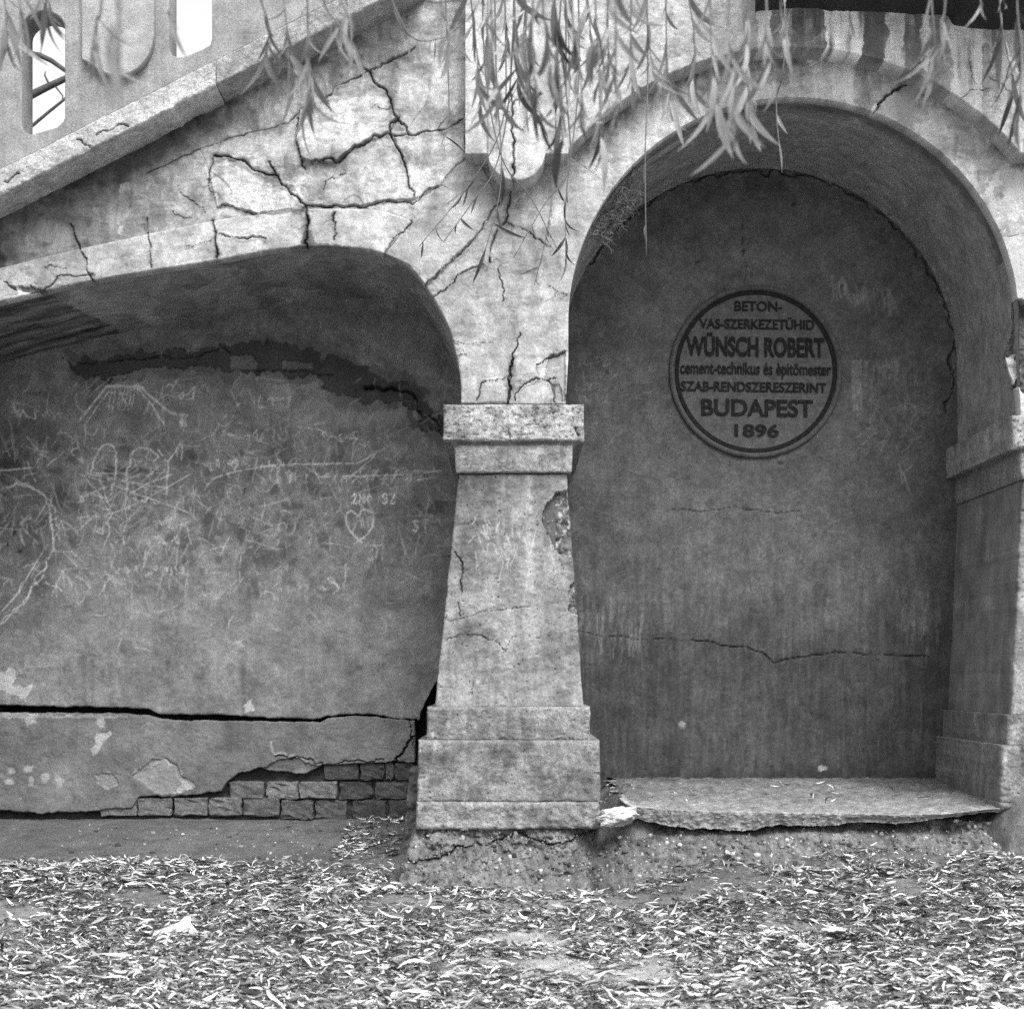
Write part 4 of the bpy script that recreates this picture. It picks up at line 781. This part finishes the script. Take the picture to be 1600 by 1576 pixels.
# dense hanging sprays (photo px), their distance from the bridge, leaves
SP = [
 ([(735, -40), (745, 80), (752, 170)], -2.7, 11, 85, (1, 1, 0)), ([(765, -40), (770, 90), (785, 170)], -2.8, 11, 90, (1, 0, 1)), ([(800, -40), (806, 90), (812, 150)], -2.6, 11, 90, (1, 1, 2)),
 ([(835, -40), (832, 80), (845, 190)], -2.7, 12, 90, (1, 0, 2)), ([(865, -40), (872, 90), (880, 230)], -2.6, 13, 90, (1, 1, 2)), ([(895, -40), (905, 100), (915, 215)], -2.7, 12, 85, (2, 1, 0)),
 ([(930, -40), (935, 90), (940, 250)], -2.5, 12, 85, (2, 1, 0)), ([(960, -40), (962, 90), (965, 195)], -2.8, 12, 75, (0, 1, 0)), ([(985, -40), (985, 70), (988, 140)], -2.8, 10, 70, (0, 0, 1)),
 ([(1040, -40), (1042, 90), (1050, 190)], -2.8, 9, 95, (0, 1)), ([(1075, -40), (1085, 60), (1082, 150)], -2.9, 9, 95, (0, 1)), ([(1110, -40), (1112, 80), (1125, 180)], -2.9, 11, 100, (0, 0, 1)), ([(1140, -40), (1148, 110), (1150, 220)], -3.0, 13, 110, (0, 0, 1)),
 ([(1170, -40), (1166, 90), (1172, 200)], -2.9, 12, 100, (0, 0, 1)), ([(1195, -40), (1198, 60), (1212, 130)], -2.8, 8, 90, (0, 1)), ([(1220, -40), (1225, 60)], -2.7, 4, 70, (0,)),
 ([(405, -40), (420, 40), (415, 90)], -2.9, 9, 95, (0, 1)), ([(440, -40), (450, 60), (455, 100)], -2.9, 9, 100, (0, 1)), ([(478, -40), (482, 80), (490, 170)], -2.8, 11, 105, (0, 0, 1)), ([(505, -40), (530, 40), (560, 80)], -2.7, 7, 85, (0,)),
 ([(530, -40), (540, 0), (548, 30)], -2.8, 5, 85, (0,)), ([(600, -40), (640, 55), (690, 60), (720, 40)], -2.6, 7, 65, (0, 1)), ([(690, -40), (700, 40), (700, 80)], -2.7, 7, 75, (0, 1)),
 ([(5, -40), (10, 30), (12, 70)], -3.3, 8, 95, (1, 0)), ([(60, -40), (75, 0), (80, 15)], -3.4, 6, 90, (1, 0)), ([(30, -40), (32, 20)], -3.4, 5, 85, (1,)), ([(160, -40), (150, 30), (145, 80)], -3.9, 6, 120, (0, 1)), ([(185, -40), (175, 40), (172, 90)], -3.9, 6, 120, (0,)), ([(265, -40), (262, 20)], -3.2, 3, 70, (0,)),
 ([(1455, -40), (1460, 60), (1455, 120)], -2.8, 8, 100, (1, 0)), ([(1478, -40), (1470, 40), (1478, 110)], -2.8, 6, 90, (0, 1)), ([(1560, -40), (1565, 40), (1590, 150)], -2.8, 9, 95, (1, 2, 0)), ([(1590, -40), (1596, 80), (1592, 190)], -2.6, 8, 95, (1, 2)), ([(1530, -40), (1535, 10)], -2.7, 4, 70, (0,)),
 ([(748, -40), (760, 40), (764, 110)], -2.4, 10, 85, (0, 1, 0)), ([(818, -40), (822, 60), (818, 130)], -2.4, 10, 90, (1, 0, 0)), ([(880, -40), (888, 60), (892, 140)], -2.4, 10, 85, (0, 0, 1)), ([(945, -40), (950, 60), (952, 130)], -2.3, 10, 80, (0, 0, 1)), ([(915, -40), (922, 40), (925, 90)], -2.9, 9, 80, (1, 0)), ([(1010, -40), (1014, 60), (1018, 110)], -2.6, 8, 80, (0, 0, 1)), ([(850, -40), (856, 50), (862, 120)], -2.9, 9, 90, (1, 1)), ([(780, -40), (790, 30), (792, 80)], -2.5, 9, 85, (1, 0)),
 # thin twigs close to the bridge
 ([(790, 60), (785, 190), (740, 280), (655, 385)], -1.0, 5, 38, (2, 2, 1)), ([(800, 90), (778, 250), (735, 320), (693, 378)], -1.0, 3, 36, (2,)), ([(755, 60), (782, 240), (830, 310), (872, 392)], -1.1, 4, 45, (2, 1)),
 ([(870, 100), (868, 250), (855, 360), (835, 445)], -1.0, 5, 42, (2, 1)), ([(885, 120), (890, 260), (850, 320), (803, 402)], -1.1, 3, 40, (2,)), ([(905, 100), (885, 300), (884, 410)], -1.0, 7, 48, (2, 2, 1)), ([(775, 100), (783, 280), (756, 400)], -1.2, 4, 60, (2, 1)), ([(700, 100), (700, 190), (690, 225)], -1.0, 3, 40, (2,)), ([(1226, 60), (1213, 160), (1222, 270)], -1.5, 2, 60, (0,)), ([(1012, 60), (1008, 250), (1010, 400)], -1.3, 2, 40, (1,)),
]
for q in SP: strand(q[0], q[1], int(q[2] * 1.2), q[3] * 1.0, q[4], start=(.1 if q[1] < -1.9 else .45), spread=.27 if q[1] < -1.9 else .4, r=.0017 if q[1] < -1.9 else .0022)
def join_instances(name, items, mat, parent, kind='stuff'):
    V_, F_, MI = [], [], []; o_ = 0
    for m4, me in items:
        c = np.empty(len(me.vertices) * 3); me.vertices.foreach_get('co', c); c = c.reshape(-1, 3); a = np.array(m4); V_.append(c @ a[:3, :3].T + a[:3, 3])
        F_ += [tuple(i + o_ for i in f.vertices) for f in me.polygons]; MI += [M_leaf.index(me.materials[0])] * len(me.polygons); o_ += len(c)
    me = bpy.data.meshes.new(name); me.from_pydata(np.concatenate(V_).tolist(), [], F_)
    for m in M_leaf: me.materials.append(m)
    me.polygons.foreach_set('material_index', MI); o = bpy.data.objects.new(name, me); C.objects.link(o); o.parent = parent; o.matrix_parent_inverse = parent.matrix_basis.inverted(); o['kind'] = kind; return o
rs = random.Random(5)
for _ in range(1400):                                   # crown above the picture, along the limbs
    t = rs.random(); hi = rs.random() < .5
    q = Vector((-3.2 + 5.0 * t, -3.0 + rs.gauss(0, .35) if not hi else -1.5 + rs.gauss(0, .5), (2.75 if not hi else 3.6) + abs(rs.gauss(0, .35))))
    extra.append((Matrix.Translation(q) @ Matrix.Rotation(rs.gauss(0, .6), 4, 'Y') @ Matrix.Rotation(rs.uniform(0, 6), 4, 'Z') @ Matrix.Scale(rs.uniform(.07, .12), 4), LM[rs.choice((0, 1, 1))][rs.randrange(4)]))
join_instances('foliage', extra, None, willow)
# dry roots hanging in the arch
bm = bmesh.new(); rs = random.Random(9)
for i in range(95):
    t = rs.random() ** .8; u, v = 1000 - 62 * t + rs.gauss(0, 12) * (1 - t * .6), 268 + 105 * t + rs.gauss(0, 12) * (1 - .4 * t); q = P(u, v, .12 + rs.uniform(-.1, .1)); pts = [q]; d = Vector((rs.gauss(0, 1), rs.gauss(0, .6), rs.gauss(-.2, 1))).normalized()
    for j in range(7): d = (d + Vector((rs.gauss(0, .7), rs.gauss(0, .5), rs.gauss(-.1, .7)))).normalized(); q = q + d * .012; pts.append(q.copy())
    tube(bm, pts, .0026, .0013, 4)
tube(bm, [P(1000, 240, .06), P(985, 275, .1), P(960, 310, .12), P(938, 375, .12)], .004, .002, 5)
roots = from_bm('root_tangle', bm, M_root, None, True); tag(roots, 'tangle of dry hanging rootlets at the left edge of the round arch', 'roots')
# bare tree behind the parapet slot
bt = empty('bare_tree', (-3.3, 4.2, 0)); tag(bt, 'bare dark branches of a tree seen through the parapet slot', 'tree')
def tb(name, pts, a, b): bm = bmesh.new(); tube(bm, pts, a, b, 7); return from_bm(name, bm, M_bark, bt, True)
tb('trunk', [(-3.3, 4.2, -.2), (-3.35, 4.2, 2), (-3.5, 4.2, 4.0), (-3.6, 4.2, 6)], .12, .06)
def B(*q): return [P(u, v, 4.0) for u, v in q]
tb('branch', [Vector((-3.45, 4.2, 3.9))] + B((40, 80), (60, 86), (80, 95), (104, 112), (140, 130)), .022, .014); tb('branch', B((10, 165), (50, 148), (70, 138), (104, 122), (150, 112)), .03, .018); tb('branch', B((20, 210), (50, 197), (75, 176), (100, 156), (130, 130)), .013, .008)
tb('branch', B((77, 133), (70, 118), (71, 112)), .008, .004); tb('branch', B((84, 132), (98, 150), (97, 160)), .007, .004)

# ------------------------------------------------------------------ fallen leaves, paper, grass
def litter(n_, rng):
    N = int(n_ * 2.6)
    y = -2.15 + 2.95 * rng.random(N) ** 1.1; x = rng.uniform(-1, 1, N) * (CAMD + y) * .40
    dens = fbm(x * 100, y * 160, 45, 3, 3) + .35 * (fbm(x * 100, y * 100, 12, 5, 2) - .5)
    lim = np.full(N, .33)
    lim += .25 * np.exp(-((x - .12) / .42) ** 2 - ((y + 1.1) / .42) ** 2)                      # trodden path
    lim[(y < -1.35)] -= .06
    b = (y > -.36) & (x > -.42); lim[b] = np.where(y[b] < -.2, .55, 2)
    b = (y > .12) & (x < -.42); lim[b] = np.where((x[b] > -.72) & (y[b] < .7), .42, 2)
    b = (y > -.05) & (y <= .12) & (x < -.42); lim[b] = .5
    sl_ = (x > .55) & (x < 1.75) & (y > 0) & (y < .76) & (rng.random(N) < .012)
    ok = sl_ | (dens > lim + rng.normal(0, .06, N)) & ~((x > -.46) & (x < .42) & (y > -.30)); sl_ = sl_[ok][:n_]; x, y = x[ok][:n_], y[ok][:n_]; n = len(x)
    L = rng.uniform(.022, .062, n); L[rng.random(n) < .03] *= 1.7; sm = rng.random(n); L[sm < .55] *= .55; L[sm < .28] *= .5; W = np.clip(L * rng.uniform(.10, .28, n), .003, .011); a = rng.normal(0, .8, n) + np.pi * (rng.random(n) < .5); tilt = rng.normal(0, .17, n); roll = rng.normal(0, .4, n); curl = rng.normal(0, .3, n); sd = rng.normal(0, .2, n)
    m = 5; t = np.linspace(0, 1, m + 1)[None]; c = m + 1; w_ = W[:, None] * np.sin(np.pi * np.clip(t * .94 + .04, 0, 1)) ** .8
    lx = (t - .5) * L[:, None]; lz = curl[:, None] * L[:, None] * (t - .5) ** 2 * 2; si = sd[:, None] * L[:, None] * (t - .5) ** 2 * 2
    lx = np.concatenate([lx, lx, lx], 1); ly = np.concatenate([si - w_ / 2, si, si + w_ / 2], 1); lz = np.concatenate([lz, lz - W[:, None] * .2 * np.sin(np.pi * t), lz], 1)
    co_, si_ = np.cos(roll)[:, None], np.sin(roll)[:, None]; Y_, Z_ = ly * co_ - lz * si_, ly * si_ + lz * co_
    co_, si_ = np.cos(tilt)[:, None], np.sin(tilt)[:, None]; X_, Z_ = lx * co_ - Z_ * si_, lx * si_ + Z_ * co_
    co_, si_ = np.cos(a)[:, None], np.sin(a)[:, None]; X2, Y2 = X_ * co_ - Y_ * si_ + x[:, None], X_ * si_ + Y_ * co_ + y[:, None]
    Z2 = Z_ - np.minimum(0, Z_.min(1, keepdims=True)) * .75 + np.where(sl_, .352 + .065 * (y + .06), ground_z(x, y))[:, None] + .002 + (rng.random(n) ** 2 * .022)[:, None]
    V_ = np.stack([X2, Y2, Z2], -1).reshape(-1, 3)
    f1 = np.array([[i, i + 1, c + i + 1, c + i] for i in range(m)] + [[c + i, c + i + 1, 2 * c + i + 1, 2 * c + i] for i in range(m)])
    q = (f1[None] + (np.arange(n) * 3 * c)[:, None, None]).reshape(-1, 4); nq = len(q)
    tn = np.clip(rng.choice([.035, .12, .27, .56], n, p=[.24, .27, .27, .22]) * rng.uniform(.8, 1.2, n), .03, .7)
    me = bpy.data.meshes.new('leaf_litter'); me.vertices.add(len(V_)); me.vertices.foreach_set('co', V_.astype(np.float32).ravel()); me.loops.add(nq * 4); me.loops.foreach_set('vertex_index', q.astype(np.int32).ravel())
    me.polygons.add(nq); me.polygons.foreach_set('loop_start', np.arange(0, nq * 4, 4, dtype=np.int32)); me.polygons.foreach_set('loop_total', np.full(nq, 4, np.int32)); me.update(calc_edges=True)
    at = me.attributes.new('tone', 'FLOAT', 'POINT'); at.data.foreach_set('value', np.repeat(tn, 3 * c).astype(np.float32)); return link('leaf_litter', me, M_litter)
lit = litter(62000, np.random.default_rng(21)); tag(lit, 'carpet of narrow dry willow leaves covering the ground', 'leaves', kind='stuff')
def gravel(n_, rng):
    t = (1 + 5 ** .5) / 2; ico = np.array([(-1, t, 0), (1, t, 0), (-1, -t, 0), (1, -t, 0), (0, -1, t), (0, 1, t), (0, -1, -t), (0, 1, -t), (t, 0, -1), (t, 0, 1), (-t, 0, -1), (-t, 0, 1)]) / 1.9
    fc = np.array([(0, 11, 5), (0, 5, 1), (0, 1, 7), (0, 7, 10), (0, 10, 11), (1, 5, 9), (5, 11, 4), (11, 10, 2), (10, 7, 6), (7, 1, 8), (3, 9, 4), (3, 4, 2), (3, 2, 6), (3, 6, 8), (3, 8, 9), (4, 9, 5), (2, 4, 11), (6, 2, 10), (8, 6, 7), (9, 8, 1)])
    V_, T_ = [], []
    def surf(me):
        c = np.empty(len(me.vertices) * 3); me.vertices.foreach_get('co', c); return c.reshape(-1, 3)
    pts = []
    for o, k_ in ((foot, .14), (bank, .5)):
        c = surf(o.data); c = c[(c[:, 1] < .02) & (c[:, 2] > .06)]; pts.append(c[rng.integers(0, len(c), int(n_ * k_))])
    pts = np.concatenate(pts); x = rng.uniform(-1.9, 1.9, n_); y = rng.uniform(-2.0, .7, n_); pts = np.concatenate([pts, np.stack([x, y, ground_z(x, y)], -1)])
    n = len(pts); r = .0016 + .010 * rng.random(n) ** 7 + .0025 * rng.random(n)
    sc = rng.uniform(.6, 1.3, (n, 1, 3)) * r[:, None, None]; jit = rng.uniform(.8, 1.2, (n, 12, 1)); co = ico[None] * jit * sc + pts[:, None]
    q = (fc[None] + (np.arange(n) * 12)[:, None, None]).reshape(-1, 3); me = bpy.data.meshes.new('gravel'); nq = len(q); co = co.reshape(-1, 3)
    me.vertices.add(len(co)); me.vertices.foreach_set('co', co.astype(np.float32).ravel()); me.loops.add(nq * 3); me.loops.foreach_set('vertex_index', q.astype(np.int32).ravel())
    me.polygons.add(nq); me.polygons.foreach_set('loop_start', np.arange(0, nq * 3, 3, dtype=np.int32)); me.polygons.foreach_set('loop_total', np.full(nq, 3, np.int32)); me.update(calc_edges=True)
    at = me.attributes.new('tone', 'FLOAT', 'POINT'); at.data.foreach_set('value', np.repeat(np.clip(rng.choice([.04, .08, .14, .28], n) * rng.uniform(.7, 1.3, n), .03, .5), 12).astype(np.float32)); return link('gravel', me, M_rubble)
tag(gravel(6000, np.random.default_rng(4)), 'loose gravel and grit on the dirt bank and footing', 'gravel', kind='stuff')
def on_ground(u, v):                                     # where a sight line through a photo pixel meets the ground
    y = -2.3
    for _ in range(700):
        q = P(u, v, y)
        if q.z <= float(ground_z(np.array(q.x), np.array(y))): return q
        y += .005
    return q
def broad_leaf(u, v, size, ang, label, tone):
    q = on_ground(u, v); bm = bmesh.new(); n_ = 22; c = bm.verts.new((0, 0, .006)); ring = []; rr = random.Random(int(u))
    for i in range(n_):
        a = 2 * math.pi * i / n_; r_ = size * (.62 + .3 * abs(math.cos(a * 2.5)) + rr.uniform(-.08, .08)) * (1 if abs(a - math.pi) > .3 else .5)
        ring.append(bm.verts.new((r_ * math.cos(a), .75 * r_ * math.sin(a), .004 + abs(rr.gauss(0, .008)) + .15 * r_ * r_ / size)))
    st_ = [bm.verts.new((-size * .3, .002, .006)), bm.verts.new((-size * 1.3, .004, .012)), bm.verts.new((-size * 1.3, .008, .012)), bm.verts.new((-size * .3, .008, .006))]; bm.faces.new(st_)
    for i in range(n_): bm.faces.new((c, ring[i], ring[(i + 1) % n_]))
    o = from_bm('fallen_leaf', bm, material('broad_leaf_%d' % int(u), tone, var=.2, sc=30, bump=.2, rough=.8), None); o.location = q + Vector((0, 0, .02)); o.rotation_euler = (rr.uniform(-.15, .25), rr.uniform(-.15, .15), ang); return tag(o, label, 'leaf', 'broad fallen leaves')
broad_leaf(1303, 1470, .055, .3, 'largest broad pale fallen leaf, lying on the bare path below the slab', .62); broad_leaf(1409, 1450, .042, 2.1, 'curled pale broad leaf right of the largest one, under the plaque', .68); broad_leaf(1238, 1396, .036, 1.2, 'small upright broad leaf in the litter below the slab', .55)
broad_leaf(1420, 1357, .036, 4.0, 'broad pale leaf at the foot of the dirt bank near the right pier', .6); broad_leaf(1139, 1345, .034, .5, 'grey broad leaf on the dirt bank under the slab overhang', .45); broad_leaf(1575, 1347, .03, 5.0, 'pale broad leaf on the dirt below the right pier, at the picture edge', .65)
def paper(u, v, pts, label, h):
    q = on_ground(u, v); bm = bmesh.new(); k_ = kk(q.y); n_ = 14; rr = np.random.default_rng(int(u)); ph = rr.uniform(0, 6, 3); out_ = np.array(pts, float); cx, cy = out_.mean(0)
    rings = []
    for f_ in np.linspace(0, 1, 7):
        ring = []
        for (a, b) in out_:
            x, z = (cx + (a - cx) * f_) * k_, (cy + (b - cy) * f_) * k_; ring.append(bm.verts.new((x, .02 + .05 * (z / h) + .006 * math.sin(x * 130 + ph[0]) + .004 * math.sin(z * 170 + ph[1]), max(0, z) + .004 * math.sin(x * 90 + ph[2]) + .006)))
        rings.append(ring)
    for A, B_2 in zip(rings[:-1], rings[1:]):
        for i in range(len(A)): bm.faces.new((A[i], A[(i + 1) % len(A)], B_2[(i + 1) % len(A)], B_2[i]))
    bmesh.ops.remove_doubles(bm, verts=bm.verts[:], dist=1e-5); o = from_bm('paper_scrap', bm, M_paper, None); o.location = q; return tag(o, label, 'paper', 'paper scraps in the leaves')
paper(272, 1468, [(-38, 0), (-34, 10), (-14, 14), (2, 22), (10, 30), (19, 27), (20, 17), (34, 9), (36, 4), (22, 0)], 'larger crumpled white paper scrap with an upright corner among the leaves', .07)
paper(328, 1468, [(-18, 0), (-14, 6), (0, 9), (14, 8), (20, 3), (8, 0)], 'small flat white paper scrap beside the larger crumpled one', .03)
def tuft(u, v, n_, h, label):
    q = on_ground(u, v); bm = bmesh.new(); rr = random.Random(int(u))
    for _ in range(n_):
        b = Vector((max(-.07, min(.07, rr.gauss(0, .04))), max(-.03, min(.03, rr.gauss(0, .02))), -.015)); d = Vector((rr.gauss(0, .5), rr.gauss(0, .4), 1)).normalized(); L = h * rr.uniform(.5, 1.2); w_ = .0022; s_ = Vector((w_, 0, 0)); prev = None
        for i in range(4):
            t = i / 3; c = b + d * L * t + Vector((d.x, d.y, -.5)) * L * .4 * t * t; A = bm.verts.new(c - s_ * (1 - t)); B2 = bm.verts.new(c + s_ * (1 - t) + Vector((1e-4, 0, 0)))
            if prev: bm.faces.new((prev[0], prev[1], B2, A))
            prev = (A, B2)
    o = from_bm('grass_tuft', bm, M_grass, None); o.location = q; return tag(o, label, 'grass', 'grass tufts along the foot of the bridge')
tuft(728, 1408, 60, .05, 'dark grass tuft at the foot of the middle pier footing'); tuft(1055, 1394, 70, .05, 'dark grass tuft left of centre below the slab'); tuft(1525, 1392, 70, .05, 'dark grass tuft below the right pier, left one of two'); tuft(1590, 1385, 70, .055, 'dark grass tuft at the right picture edge below the right pier'); tuft(830, 1398, 40, .04, 'thin grass tuft in front of the middle pier footing'); tuft(540, 1300, 40, .04, 'grass tuft by the bared bricks left of the middle pier')
